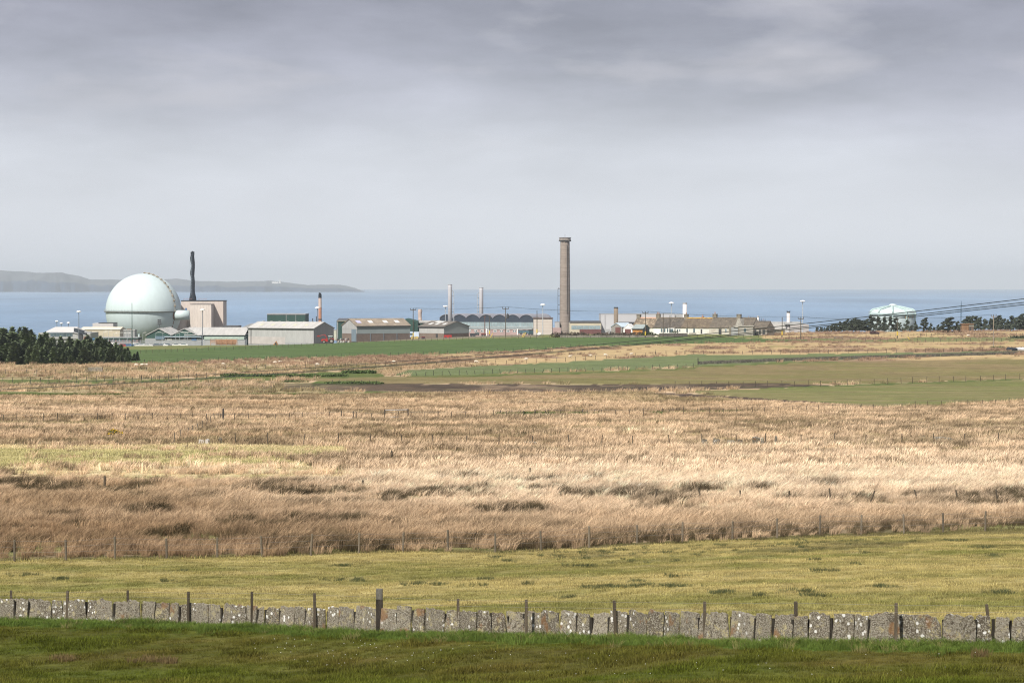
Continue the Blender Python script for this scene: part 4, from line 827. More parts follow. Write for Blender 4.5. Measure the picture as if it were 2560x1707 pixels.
b.lathe(prof, 0, 0, 12); b.v = [(x + P(482, 751, d + 6).x + .22 * math.sin(z * .7) * min(1, max(0, (z - zs0 - 6) / 8)), y + d + 6, z) for x, y, z in b.v]; b.obj('shaft', M_STACK, st, smooth=True)
zt = zs0 + MX(117, d + 6)
for k, (dx, h) in enumerate(((-.75, .9), (-.1, 1.3), (.6, 1.0))):
    b = MB(); x = P(482, 751, d + 6).x + dx; b.tube([(x, d + 6, zt - .8), (x, d + 6, zt + h)], .4, 7); b.obj('flue_tip', M_STACK, st)
b = MB(); lx = P(475.5, 700, d + 5).x
for s in (0, .85): b.tube([(lx + s, d + 4.6, zs0 + 2), (lx + s, d + 4.6, zt - 1.5)], .06, 4)
for k in range(26): b.tube([(lx, d + 4.6, zs0 + 2.3 + k * .87), (lx + 1.3, d + 5, zs0 + 2.3 + k * .87)], .05, 4)
b.obj('ladder_cage', mat('ladder blue grey', (.25, .31, .36), .7), st)

# ------------------------------------------------------------------ long low buildings left of the sphere
d = 1260.0; t = thing('cream_shed', base(240, d), 'long cream shed with pale roof left of the sphere', 'shed')
part('wall', M_CREAM, t, (205, 300, 824, 858, d, 20)); 
a, c_ = P(199, 824, d), P(300, 824, d); b = MB(); b.prism([(d - .4, a.z), (d + 20, a.z + .1), (d + 10, a.z + 1.25)], 'x', a.x, c_.x); b.obj('roof', mat('cream roof', (.68, .63, .50), .8, .05), t)
d = 1290.0; t = thing('grey_block', base(255, d), 'small plain grey block with dark roof edge behind the cream shed', 'building')
part('wall', M_PBRICK if False else mat('grey render', (.50, .485, .48), .85, .05), t, (231.5, 283, 808, 850, d, 14)); part('roof_edge', M_TRIM, t, (246, 283, 806.8, 808.2, d - .1, 14.2))
d = 1120.0; t = thing('office_block', base(170, d), 'pale low office with wide sloping roof and dark ribbon windows behind the spruces', 'building')
a = P(112, 829, d); e = P(183, 829, d); f_ = P(222, 843, d); tp = P(127, 818, d).z
part('wall', M_PALE, t, (96, 226, 832, 866, d, 22))
b = MB(); xl, xr = P(112, 829, d).x, P(224, 829, d).x; b.add([(xl, d - .5, P(112, 830, d).z), (P(183, 831, d).x, d - .5, P(112, 831, d).z), (xr, d - .5, P(224, 843, d).z), (xr, d + 23, P(224, 843, d).z), (P(183, 818, d).x, d + 11, tp), (P(127, 818, d).x, d + 11, tp), (xl, d + 23, P(112, 830, d).z)], [(0, 1, 4, 5), (1, 2, 3, 4), (5, 6, 0), (4, 3, 6, 5)]); b.obj('roof', mat('pale felt roof', (.52, .51, .50), .85, .06, .3), t)
part('wall_flank', M_PALE, t, (183.5, 218, 838, 866, d - .3, 6))
for k in range(7): part('window', M_GLASS, t, (126 + k * 8, 133.3 + k * 8, 833.5, 841, d - .12, .1))
part('fascia', mat('blue grey fascia', (.30, .36, .42), .7), t, (112, 184, 830.5, 832.6, d - .35, .25)); part('lower_fascia', M_PALE, t, (120, 200, 844, 847, d - .6, .5))
d = 1112.0; t = thing('plant_screen', base(200, d), 'dark blue stepped louvre screen on the pale office roof', 'screen')
b = MB(); q = [P(184.5, 820, d), P(209, 827, d), P(209, 836, d), P(215, 832.5, d), P(215, 838, d), P(184.5, 829, d)]
b.prism([(q[0].x, q[0].z), (q[1].x, q[1].z), (P(209, 832, d).x, P(209, 832, d).z), (q[4].x, P(215, 832.5, d).z), (q[4].x, q[4].z), (q[5].x, q[5].z)], 'y', d, d + 3); b.obj('screen', mat('dark louvre', (.045, .055, .07), .7, .2, 1.5), t)
part('duct', M_GREY, t, (209, 227, 828.5, 831, d + .5, 2)); b = MB(); g = base(200, d); b.box(g.x - 1, g.x + 1, d + .5, d + 2.5, g.z - 1, P(200, 831, d).z); b.obj('support', M_TRIM, t)
# low line of huts at the car park
d = 1075.0; t = thing('reception_hut', base(250, d), 'low hut with green front and blue panel behind the spruces', 'building')
part('wall', M_PALE, t, (208, 226, 845, 872, d, 8)); part('green_front', M_DGREEN, t, (222, 250, 845, 853, d - .3, 8)); part('blue_panel', M_BLUE, t, (231, 246, 845.5, 849, d - .4, .08)); part('brick_end', mat('brick red', (.28, .12, .09), .9), t, (209, 215, 842, 852, d - .2, .15)); part('white_awning', M_WHITE, t, (229, 246, 853, 862, d - .5, 3)); 
d = 1090.0; t = thing('brick_block', base(300, d), 'low brown brick block with green fascia before the sphere', 'building')
part('wall', mat('dull brown brick', (.20, .135, .125), .9, .1), t, (250, 345, 848, 872, d, 10)); part('fascia', M_DGREEN, t, (248, 346, 844.8, 847.4, d - .3, 10.5)); part('roof', M_GREY, t, (249, 345, 843.3, 844.7, d - .2, 10.3)); part('lower_roof', M_GREY, t, (255, 350, 857, 858.5, d - 3, 3))
for k in range(9): part('window', M_GLASS, t, (266 + k * 8.5, 271 + k * 8.5, 849.5, 853, d - .08, .07))
d = 1180.0; t = thing('grey_tank_house', base(320, d), 'ribbed grey plant house at the foot of the sphere', 'building')
part('wall', M_GREY, t, (309, 337, 826, 862, d, 6)); part('roof', M_PALE, t, (308.5, 337.5, 824, 826, d - .2, 6.4)); part('vent', M_RUST, t, (317, 328, 822.3, 824, d + 1, 2))
for k in range(7): part('rib', M_PALE, t, (310 + k * 4, 310.8 + k * 4, 826.2, 861, d - .15, .13))
# floodlight on the green shed
d = 1085.0; t = thing('floodlight_mast', base(398, d), 'dark square floodlight frame on a thin mast before the sphere', 'mast')
b = MB(); p = P(398.5, 806, d); b.tube([(p.x, d, base(398, d).z), (p.x, d, p.z - 1)], .10, 6); b.obj('mast', M_TRIM, t)
b = MB(); 
for k in (-.42, .42):
    for j in range(3): b.box(p.x + k - .36, p.x + k + .36, d - .2, d + .2, p.z - 1 + j * .85, p.z - .35 + j * .85)
b.obj('lamps', M_TRIM, t)

# ------------------------------------------------------------------ green gabled sheds
d = 1075.0; t = thing('green_gabled_shed', base(480, d), 'long pale roofed shed with two dark green gables', 'shed')
for ua, uap, ub in ((366, 397, 428), (429, 461, 494)):
    a, p, c_ = P(ua, 839.5, d), P(uap, 822.5, d), P(ub, 839.5, d)
    MB().prism([(a.x, a.z - 7), (c_.x, a.z - 7), (c_.x, a.z), (p.x, p.z), (a.x, a.z)], 'y', d, d + 3.0).obj('gable', M_DGREEN, t)
    for s, (q, w) in enumerate(((a, p), (p, c_))):
        MB().prism([(q.x - (.4 if s == 0 else 0), q.z + .06), (w.x + (.4 if s else 0), w.z + .06), (w.x + (.4 if s else 0), w.z + .36), (q.x - (.4 if s == 0 else 0), q.z + .36)], 'y', d - .4, d + 38).obj('roof', M_ASB, t)
a, c_ = P(494, 838, d), P(613, 836, d); zt = P(500, 821, d).z
MB().box(a.x, c_.x, d + .5, d + 30, a.z - 7, a.z - .1).obj('long_wall', M_DGREEN, t)
MB().prism([(d - .2, a.z), (d + 15, zt), (d + 30.5, a.z), (d + 30.5, a.z + .25), (d + 15, zt + .3), (d - .2, a.z + .25)], 'x', P(461, 838, d).x, c_.x).obj('long_roof', M_ASB, t)
part('canopy', M_LBLUE, t, (411, 503, 841, 842.8, d - 3, 2.9)); part('blue_office', mat('slate blue panel', (.13, .19, .25), .7), t, (388, 411, 840.5, 848, d - 2.5, 2.4)); part('low_wall', M_GREY, t, (362, 503, 846, 868, d - 2, 1.9)); part('white_hatch', M_WHITE, t, (418, 430, 846, 849.5, d - 2.2, .15)); part('blue_door', M_BLUE, t, (479, 491, 844.5, 851, d - 2.25, .2))
part('mint_annexe', mat('mint sheet', (.36, .45, .40), .8), t, (510, 610, 842, 849, d - 6, 5.9)); part('annexe_wall', M_PALE, t, (505, 612, 849, 868, d - 5.8, 5.5))
for uu_ in (375, 385, 517, 560): part('roof_vent', M_ASB, t, (uu_ + 40, uu_ + 44, 819.5, 822, d + 15, 1))
t = thing('grey_roofed_shed', base(600, 1200), 'low grey gabled roof peeping behind the white barn', 'shed'); a = P(596, 822, 1200); MB().prism([(a.x, a.z - 10), (a.x + 12, a.z - 10), (a.x + 12, a.z + 1.4), (a.x + 6, a.z + 2.6), (a.x, a.z)], 'y', 1200, 1222).obj('wall', M_GREY, t)
part('roof_line', M_DROOF, t, (557, 596, 814, 816, 1210, 14), (557, 596, 816, 850, 1210.2, 13.5))

# ------------------------------------------------------------------ security fence, lamps and cars in the car park
M_PALI = mat('palisade steel', (.32, .35, .38), .6, .1, 1.0)
d = 1030.0; t = thing('security_fence', base(430, d), 'tall grey palisade security fence around the works', 'fence'); b = MB()
for k in range(9): b.box(-1.4 + k * .33, -1.4 + k * .33 + .09, -.02, .02, 0, 2.9)
for z in (.4, 2.4): b.box(-1.5, 1.5, .02, .08, z, z + .08)
pmsh = b.mesh('pale panel', M_PALI); bp_ = MB().box(-.06, .06, -.06, .06, -.5, 3.3).mesh('palisade post', M_PALI)
x0, x1 = base(255, d).x, base(612, d).x; k = x0
while k < x1:
    g = (k, d, gz1(k, d)); part_copy(pmsh, 'pale_panel', t, g); part_copy(bp_, 'post', t, (k + 1.5, d, g[2])); k += 3.0
M_LAMPP = mat('lamp column grey', (.40, .43, .46), .6)
def street_lamp(u, v, d, two, lb='slim pale street lamp in the car park by the security fence'):
    g = base(u, d); z = P(u, v, d).z; t = thing('street_lamp', g, lb, 'lamp', group='car park street lamps')
    b = MB(); b.tube([(g.x, d, g.z - .3), (g.x, d, z)], .10, 6, .06); b.obj('column', M_LAMPP, t)
    for s in ((1, -1) if two else (1,)):
        b = MB(); b.tube([(g.x, d, z - .02), (g.x + s * .9, d, z + .1)], .05, 5); b.box(*sorted((g.x + s * .7, g.x + s * 1.5)), d - .15, d + .15, z + .08, z + .22); b.obj('lamp_head', M_WHITE, t)
for u, v, two in ((389.5, 831.5, 0), (407, 831.5, 1), (449, 830, 0), (460.5, 831.5, 1), (464.5, 831.5, 1), (468.5, 831.5, 1), (357, 832, 0), (439, 834, 0), (271, 827, 1), (284, 834, 0), (298, 832, 1), (318, 833, 1), (258, 830, 0)): street_lamp(u, v, 1045 + (u % 7), two)
def car(u, d, colr, lb, van=False, group='cars in the works car park', face=1):
    x = (u - 1280) / F * d; g = (x, d, gz1(x, d)); t = thing('parked_van' if van else 'parked_car', g, lb, 'van' if van else 'car', group=group, rz=random.uniform(-.15, .15) + (0 if face > 0 else math.pi))
    cm = mat('car paint ' + colr, {'white': (.75, .75, .75), 'silver': (.45, .47, .5), 'red': (.42, .03, .04), 'blue': (.06, .13, .32), 'black': (.02, .02, .025), 'grey': (.2, .21, .23)}[colr], .25, .02, spec=.6)
    pr = [(-2.1, .3), (2.1, .3), (2.15, .75), (1.95, .95), (1.0, 1.02), (.45, 1.48), (-1.2, 1.5), (-1.95, 1.05), (-2.15, .95)] if not van else [(-2.3, .35), (2.3, .35), (2.35, .95), (1.75, 1.15), (1.2, 1.9), (-2.3, 1.95)]
    MB().prism(pr, 'y', -.85, .85).obj('body', cm, t, world=False)
    gl = [(.85, 1.02), (.40, 1.42), (-1.15, 1.43), (-1.75, 1.05)] if not van else [(1.55, 1.2), (1.15, 1.75), (.3, 1.75), (.3, 1.2)]
    for s in (-1, 1): MB().prism(gl, 'y', *sorted((s * .85, s * .87))).obj('window', M_GLASS, t, world=False)
    for wx in (-1.3, 1.35):
        for s in (-1, 1): b = MB(); b.tube([(wx, s * .68, .32), (wx, s * .88, .32)], .32, 10); b.obj('wheel', M_TRIM, t, world=False)
car(283, 985, 'white', 'white van parked at the end of the car row', True, None)
for u, c_, lb in ((299, 'silver', 'silver car parked next to a red one'), (308, 'red', 'red car parked in the works car park'), (322, 'blue', 'blue car parked near the tall green mast')): car(u, 988, c_, lb, group=None)
for u, dd in ((336, 990), (352, 992), (369, 986), (407, 994), (443, 996), (456, 990)): car(u, dd, 'white', 'small white car parked in the row behind the field edge', face=random.choice((1, -1)))
for u, dd in ((344, 1000), (360, 1002), (394, 990), (420, 1000)): car(u, dd, 'grey', 'small grey car parked in the row behind the field edge')
d = 1012.0; t = thing('white_sign', base(338, d), 'plain white notice board by the car park', 'sign'); part('board', M_WHITE, t, (330.5, 347.5, 857.5, 862, d, .15)); part('leg', M_PALI, t, (333, 333.6, 862, 868, d + .02, .1)); part('leg', M_PALI, t, (344.5, 345.1, 862, 868, d + .02, .1))

# ------------------------------------------------------------------ mast and cabinets in the field corner
d = 885.0; g = base(330, d); t = thing('green_mast', g, 'tall thin dark green radio mast above the spruce edge', 'mast')
z = P(330, 757, d).z; zj = P(330, 828, d).z; b = MB(); b.tube([(g.x, d, g.z - .5), (g.x, d, zj)], .20, 8, .18); b.obj('lower_tube', M_DGREEN, t); b = MB(); b.tube([(g.x, d, zj), (g.x, d, z)], .13, 8, .08); b.obj('upper_tube', M_DGREEN, t)
for u0, u1, v0, m_, lb in ((312, 318.5, 868, M_WHITE, 'tall white equipment cabinet beside the green mast'), (323, 333.5, 873, M_DGREEN, 'wide dark green cabinet at the foot of the mast'), (336.5, 345, 874.5, M_DGREEN, 'narrower dark green cabinet next to the mast')):
    g = base((u0 + u1) / 2, d - 6); t = thing('equipment_cabinet', g, lb, 'cabinet'); zt = P(u0, v0, d - 6).z; xa_, xb_ = P(u0, v0, d - 6).x, P(u1, v0, d - 6).x
    MB().box(xa_, xb_, d - 6, d - 5, g.z - .4, zt - .08).obj('case', m_, t); MB().box(xa_ - .06, xb_ + .06, d - 6.06, d - 4.94, zt - .08, zt).obj('lid', m_, t); MB().box((xa_ + xb_) / 2 - .02, (xa_ + xb_) / 2 + .02, d - 6.03, d - 5.99, g.z + .1, zt - .15).obj('door_joint', M_TRIM, t)

# ------------------------------------------------------------------ high mast lamps with disc heads
M_DISC = mat('white lamp disc', (.85, .85, .84), .5, .02)
def high_mast(u, v, d, lb, w=13.0, r=.20):
    g = base(u, d); z = P(u, v, d).z; W = MX(w, d) / 2; t = thing('high_mast_lamp', g, lb, 'lamp', group='disc topped mast lamps')
    b = MB(); b.tube([(g.x, d, g.z - .5), (g.x, d, z)], r, 8, r * .7); b.obj('column', M_LAMPP if u > 900 else mat('dark lamp column', (.16, .18, .21), .6), t)
    b = MB(); b.lathe([(W * .25, z - .12), (W * .95, z), (W, z + .18), (W * .7, z + .48), (W * .2, z + .62), (.02, z + .64)], g.x, d, 18); b.obj('disc_head', M_DISC, t, smooth=True)
for u, v, d, w, lb in ((142, 804, 1240, 8.5, 'tallest of three small disc lamps above the pale office'), (153, 809, 1250, 8.5, 'lowest of three small disc lamps above the pale office'), (171, 808, 1235, 8.5, 'disc lamp of the small trio standing nearest the dark louvre screen'), (197, 780, 1100, 12.5, 'tall disc topped lamp rising out of the spruces'), (506, 775.5, 1040, 13, 'disc topped lamp in front of the beige reactor hall'),
        (793.5, 770.5, 1150, 13.5, 'disc topped lamp beside the orange chimney'), (1113.5, 767, 1140, 13, 'disc topped lamp left of the first grey steel flue'), (1357, 763, 1010, 13.5, 'disc topped lamp before the beige end block'), (1678.5, 758.5, 1090, 14, 'disc topped lamp behind the cottage chimneys'), (2006.5, 754, 1080, 13.5, 'disc topped lamp near the capped white stack')): high_mast(u, v, d, lb, w)

# ------------------------------------------------------------------ farm barns
t, xa_, xb_ = barn('white_barn', 'long pale grey barn with bright cement roof beside the tractor', 784, 858, 950, 31.6, 14, -1, math.radians(30), 5.75, 8.1, M_PALE, M_ASB, None, 0, gable=M_GREY)
MB().box(xa_, xb_, .0, 14, -2, .02).obj('footing', M_GREY, t, world=False)
MB().box(xa_ + .02, xa_ + 18, -.07, -.02, -.6, 2.3).obj('panel_base', mat('pinkish blockwork', (.43, .40, .385), .9, .1, .5), t, world=False)
for x in (-30.3,): MB().box(x, x + .22, -.25, -.05, -.5, 5.6).obj('downpipe', M_TRIM, t, world=False)
skylights(t, [-28 + k * 5.4 for k in range(5)], 14, 5.75, 8.1, 1.4, .35, .6, [mat('mossy sheet', (.47, .47, .36), .85, .1)] * 5)
for k in range(8): MB().box(-29.5 + k * 4, -28.9 + k * 4, 6.6, 7.4, 8.1, 8.5).obj('ridge_vent', M_ASB, t, world=False)
t, xa_, xb_ = barn('block_barn', 'barn with brown cement roof, grey upper cladding and brown block base', 892, 850.5, 955, 24.2, 12.2, 1, math.radians(32), 5.6, 8.3, mat('bluish cladding', (.235, .275, .28), .7, .06, .3), M_ASBB, M_BLOCKD, 2.55, gable=M_PALE)
skylights(t, [1.5, 6.9, 13.6, 18.9], 12.2, 5.6, 8.3, 1.9, .35, .68, [M_SKYB, M_SKYL, M_SKYL, M_SKYL])
MB().box(-.10, -.02, .3, 4.3, -.6, 4.4).obj('sliding_door', mat('steel blue door', (.17, .22, .26), .6, .15, .8, stretch=(2, 2, .3)), t, world=False)
MB().box(-.12, -.05, -.2, 12.4, 4.35, 4.5).obj('door_rail', M_PALE, t, world=False)
MB().box(-.13, -.06, 4.35, 12.2, -1.0, 2.5).obj('gable_block', M_BLOCK, t, world=False)
for x in (6, 12, 18): MB().box(x, x + .3, -.12, .02, -.8, 2.55).obj('pilaster', mat('blue grey steel', (.17, .2, .23), .7), t, world=False)
t, xa_, xb_ = barn('twin_gable_barn', 'smaller barn with dark roof, three slanting skylights and red trailer by it', 1109.5, 847.5, 960, 13.2, 15.2, -1, math.radians(40), 4.85, 6.8, M_PALE, mat('dark cement roof', (.155, .14, .125), .9, .15, .4), M_BLOCK, 2.2, gable=mat('pale green grey cladding', (.30, .33, .325), .7, .06, .3))
skylights(t, [-10.6, -7.1, -3.2], 15.2, 4.85, 6.8, 1.5, .3, .6); skylights(t, [-9.6, -7.4], 15.2, 4.85, 6.8, 2.0, .72, .94)
MB().box(-4.2, -3.2, -.08, -.02, -.6, 2.0).obj('door', M_TRIM, t, world=False); MB().box(.02, .1, .1, 15.1, -1.5, 2.15).obj('gable_block', M_BLOCKD, t, world=False)

# ------------------------------------------------------------------ works buildings behind the barns
d = 1250.0; t = thing('green_block', base(716, d), 'dark green box building showing over the white barn', 'building')
part('wall', M_DGREEN, t, (668, 763, 786.5, 850, d, 22)); part('roof', M_GREY, t, (667.5, 763.5, 784.3, 786.8, d - .2, 22.4))
for u in (715, 739): part('downpipe', M_PALE if u < 720 else M_GREY, t, (u, u + .9, 787, 848, d - .2, .18))
d = 1240.0; p = P(800, 731, d); g = base(800, d); t = thing('orange_chimney', g, 'slim chimney, orange brick below, pinkish above, black flues on top', 'chimney')
b = MB(); zm, zu = P(800, 768, d).z, P(800, 745, d).z
b.lathe([(MX(4.4, d), g.z - .5), (MX(4.1, d), P(800, 800, d).z)], p.x, d, 14); b.obj('lower_shaft', M_ORANGE, t); b = MB(); b.lathe([(MX(4.5, d), P(800, 800, d).z), (MX(4.5, d), P(800, 797, d).z)], p.x, d, 14); b.obj('dark_band', M_TRIM, t)
b = MB(); b.lathe([(MX(4.1, d), P(800, 797, d).z), (MX(4.0, d), zm)], p.x, d, 14); b.obj('middle_shaft', M_ORANGE, t); b = MB(); b.lathe([(MX(4.0, d), zm), (MX(3.9, d), zu)], p.x, d, 14); b.obj('upper_shaft', M_PBRICK, t)
b = MB(); b.lathe([(MX(4.1, d), zu), (MX(4.0, d), P(800, 736, d).z)], p.x, d, 14); b.obj('black_collar', M_STACK, t)
for s in (-1.6, 1.4): b = MB(); b.lathe([(MX(1.7, d), P(800, 736, d).z), (MX(1.7, d), P(800, 731.5 if s < 0 else 732.2, d).z)], p.x + MX(s, d), d, 9); b.obj('flue', M_STACK, t)
for u, v, lb in ((781.5, 796, 'short thin vent pipe with cap beside the orange chimney'), (791, 791, 'plain thin vent pipe beside the orange chimney')):
    g = base(u, 1235); b = MB(); b.tube([(g.x, 1235, g.z), (g.x, 1235, P(u, v, 1235).z)], .22, 7); 
    if u < 785: b.lathe([(.4, P(u, v + 1.5, 1235).z), (.1, P(u, v - .5, 1235).z)], g.x, 1235, 8)
    tag(b.obj('vent_pipe', M_TRIM), lb, 'pipe')
d = 1100.0; t = thing('long_green_shed', base(940, d), 'long dark green shed with dark roof and one raised gable behind the barns', 'shed')
a, c_ = P(841.5, 802, d), P(1030, 802, d); part('wall', M_DGREEN, t, (841.5, 1045, 802.5, 860, d, 30))
MB().prism([(d - .4, P(860, 802.5, d).z), (d + 15, P(860, 797, d).z), (d + 30.4, P(860, 802.5, d).z), (d + 30.4, P(860, 802, d).z), (d + 15, P(860, 796.3, d).z), (d - .4, P(860, 801.8, d).z)], 'x', a.x, P(1000, 800, d).x).obj('roof', M_DROOF, t)
q = [P(995, 802.3, d), P(1014, 797.2, d), P(1034.5, 802, d), P(1034.5, 828, d), P(995, 828, d)]; MB().prism([(w.x, w.z) for w in q], 'y', d - .5, d + 30.6).obj('gable', M_DGREEN, t)
part('corner_pipe', M_PALE, t, (843.5, 845, 803, 850, d - .25, .2)); part('gutter', mat('yellowed gutter', (.34, .32, .20), .8), t, (842, 1000, 802.2, 803.3, d - .5, .25)); part('side_shed', M_DGREEN, t, (1034.7, 1101, 807, 835, d + 4, 20)); part('side_roof', M_ASB, t, (1034.8, 1101, 802.5, 807.2, d + 3.6, 21))
t = thing('cream_hut', base(837, d - 60), 'narrow pale cream hut between the white barn and the block barn', 'hut'); part('wall', mat('pale cream lean to', (.50, .50, .41), .8), t, (834, 841, 825, 850, d - 60, 5)); part('roof', M_PALE, t, (833.6, 841.4, 824, 825.2, d - 60.2, 5.4))
t = thing('blue_tanker', base(1035, 1000), 'pale blue parked lorry seen in the gap between two barns', 'lorry'); part('cab', mat('pale blue paint', (.46, .56, .70), .5, .1), t, (1024, 1034, 829, 844, 1000, 3)); part('trailer', mat('pale blue paint 2', (.52, .60, .70), .5, .1), t, (1034.5, 1047, 830, 844, 1000, 6)); part('window', M_GLASS, t, (1025, 1032, 833, 836.5, 999.8, .15))
for w in (1027, 1038, 1044): b = MB(); q = P(w, 846, 999.5); b.tube([(q.x, 999.4, q.z), (q.x, 999.9, q.z)], .5, 10); b.obj('wheel', M_TRIM, t)
t = thing('straw_stack', base(1036, 985), 'low stack of yellow straw bales before the pale blue lorry', 'straw')
for k in range(3): part('bale', mat('straw', (.45, .35, .14), .9, .2), t, (1027 + k * 6.4, 1033 + k * 6.4, 841 + (k % 2), 850, 985, 2))
d = 1150.0; p = P(1050.5, 773, d); g = base(1050, d); t = thing('wrapped_stack', g, 'stubby pale pink stack wrapped in creased sheeting', 'chimney'); rr = random.Random(6)
b = MB(); z1 = p.z; b.lathe([(MX(4.7, d) * (1 + .06 * math.sin(k * 2.1)), g.z - .5 + (z1 - g.z + .5) * k / 14) for k in range(15)], 0, 0, 12); b.v = [(x + p.x + .18 * math.sin(z * .55), y + d, z) for x, y, z in b.v]; b.obj('shaft', M_PBRICK, t, smooth=False)
b = MB(); b.tube([(p.x + math.cos(a * .6) * (MX(4.7, d) + .1) + .1, d + math.sin(a * .6 - 2.2) * (MX(4.7, d) + .1), z1 - .6 - a * .62) for a in range(12)], .06, 4); b.obj('strap', M_TRIM, t)
for u, vt_, vl, s, lb in ((1125, 711, 727, 1, 'taller grey steel flue with a pipe loop on its near cottage side'), (1203, 718.5, 733, -1, 'shorter grey steel flue rising behind the vaulted hall')):
    d = 1120.0 if s > 0 else 1260.0; r_ = MX(5.1, d); p = P(u, vt_, d); g = base(u, d); t = thing('steel_flue', g, lb, 'chimney')
    b = MB(); b.lathe([(r_ * 1.05, g.z - .5), (r_, p.z - 1.2), (r_, p.z - .05), (r_ * .8, p.z)], p.x, d, 20); b.obj('shaft', M_STEEL, t, smooth=True); b = MB(); b.lathe([(r_ + .08, p.z - .35), (r_ + .08, p.z - .05)], p.x, d, 20); b.obj('rim', M_GREY, t)
    b = MB(); zl = P(u, vl, d).z; xo = p.x + s * MX(9.5, d); b.tube([(p.x + s * r_ * .9, d, zl + .1), (p.x + s * (r_ + .35), d, zl + .1), (xo - s * .15, d, zl - .4), (xo, d, zl - 1.6), (xo, d, g.z)], .17, 7); pp = b.obj('side_pipe', M_LAMPP, t)
    for k in range(4): b = MB(); b.tube([(p.x + s * r_, d, zl - 2.5 - k * 3.6), (xo, d, zl - 2.5 - k * 3.6)], .08, 5); b.obj('pipe_clamp', M_TRIM, pp)

# ------------------------------------------------------------------ vaulted hall
d = 1180.0; phi = math.radians(16); g = P(1333, 838, d); t = thing('vaulted_hall', g, 'long factory hall with a row of dark barrel vault gables over glazing', 'building', -phi)
px = d / F / math.cos(phi); zz = lambda v: P(1333, v, d).z - g.z
Lh = 236 * px; nv = 7; pitch = Lh / nv; zva, zto, zgl, zbd = zz(796), zz(787), zz(805.5), zz(817.5); DEP = 34.0
M_VAULT = mat('slate blue gable', (.040, .052, .072), .8, .1, .3); M_VROOF = mat('vault roof sheeting', (.26, .265, .30), .75, .1, .2)
for k in range(nv):
    x1 = -k * pitch; x0 = x1 - pitch; arc = [(x0 + pitch * i / 14, zva + (zto - zva) * math.sin(math.pi * i / 14) ** .75) for i in range(15)]
    MB().prism([(x0, zgl)] + arc + [(x1, zgl)], 'y', 0, .4).obj('vault_gable', M_VAULT, t, world=False)
    arc2 = [(x, z + .25) for x, z in arc]; MB().prism(arc + arc2[::-1], 'y', -.3, DEP).obj('vault_roof', M_VROOF, t, world=False)
    gx = MB(); gl = 9; w = pitch / gl
    bay = MB().box(x0 + .04, x1 - .04, .06, .3, zbd, zgl).obj('glazing', M_GLASSB, t, world=False)
    for i in range(gl): MB().box(x0 + i * w - .05, x0 + i * w + .05, -.04, .05, zbd, zgl).obj('mullion', M_PALE if i == 0 else M_GREY, bay, world=False)
MB().box(-Lh, 0, .31, DEP, -3, zva).obj('rear_wall', M_GREY, t, world=False)
MB().box(-Lh - .3, .1, -.25, .05, zz(819.2), zbd - .02).obj('white_band', M_PALE, t, world=False); MB().box(-Lh, 0, -.1, .1, zz(821.5), zz(819.3)).obj('lower_glazing', M_GLASSB, t, world=False); MB().box(-Lh - .3, .1, -2.8, .2, zz(823), zz(821.6)).obj('lower_roof', M_PALE, t, world=False)
MB().box(-Lh, 0, -2.5, .05, -4, zz(823.1)).obj('pink_wall', M_PINK, t, world=False)
for k in range(14):
    x = -2.2 - k * 16.2 * px; w = 8 * px
    wd = MB().box(x - w / 2, x + w / 2, -2.62, -2.48, zz(830.5), zz(824.8)).obj('window', M_WHITE, t, world=False)
    for s in (-1, 1): MB().box(x + s * w * .24 - w * .17, x + s * w * .24 + w * .17, -2.66, -2.63, zz(829.8), zz(825.6)).obj('pane', M_GLASS, wd, world=False)
for x in (-7 * pitch * .48, -pitch * 1.05): MB().box(x - .25, x + .25, -2.9, -2.6, -2, zz(822)).obj('downpipe', M_WHITE, t, world=False)
d = 1172.0; t = thing('beige_end_block', base(1357, d), 'tall plain beige block with brown roof edge at the hall end', 'building')
part('wall', M_CREAM if False else mat('warm grey panels', (.54, .49, .43), .8, .05, .15), t, (1334, 1381, 796.5, 850, d - 6, 14)); part('roof_edge', mat('brown fascia', (.13, .10, .09), .8), t, (1333, 1383, 794.5, 796.7, d - 6.3, 14.6))
for v in (805, 812.5, 820, 827.5): part('panel_joint', M_PBRICK, t, (1334, 1381, v, v + .35, d - 6.06, .05))
part('corner_pipe', M_TRIM, t, (1380.5, 1381.6, 797, 845, d - 6.5, .3))
b = MB(); a = P(1331, 796, 1190); 
t = thing('hall_side_vault', base(1355, 1196), 'grey barrel roof behind the beige end block', 'roof'); a, c_ = P(1332, 796.5, 1190), P(1379, 796.5, 1190); W = c_.x - a.x
MB().prism([(a.x, a.z - 14)] + [(a.x + W * i / 16, a.z + MX(8.5, 1190) * min(1, (1 - max(0, (i / 16 - .55) / .45) ** 2)) ** .5 if i < 16 else a.z) for i in range(17)] + [(c_.x, a.z - 14)], 'y', 1190, 1206).obj('shell', M_VROOF, t)

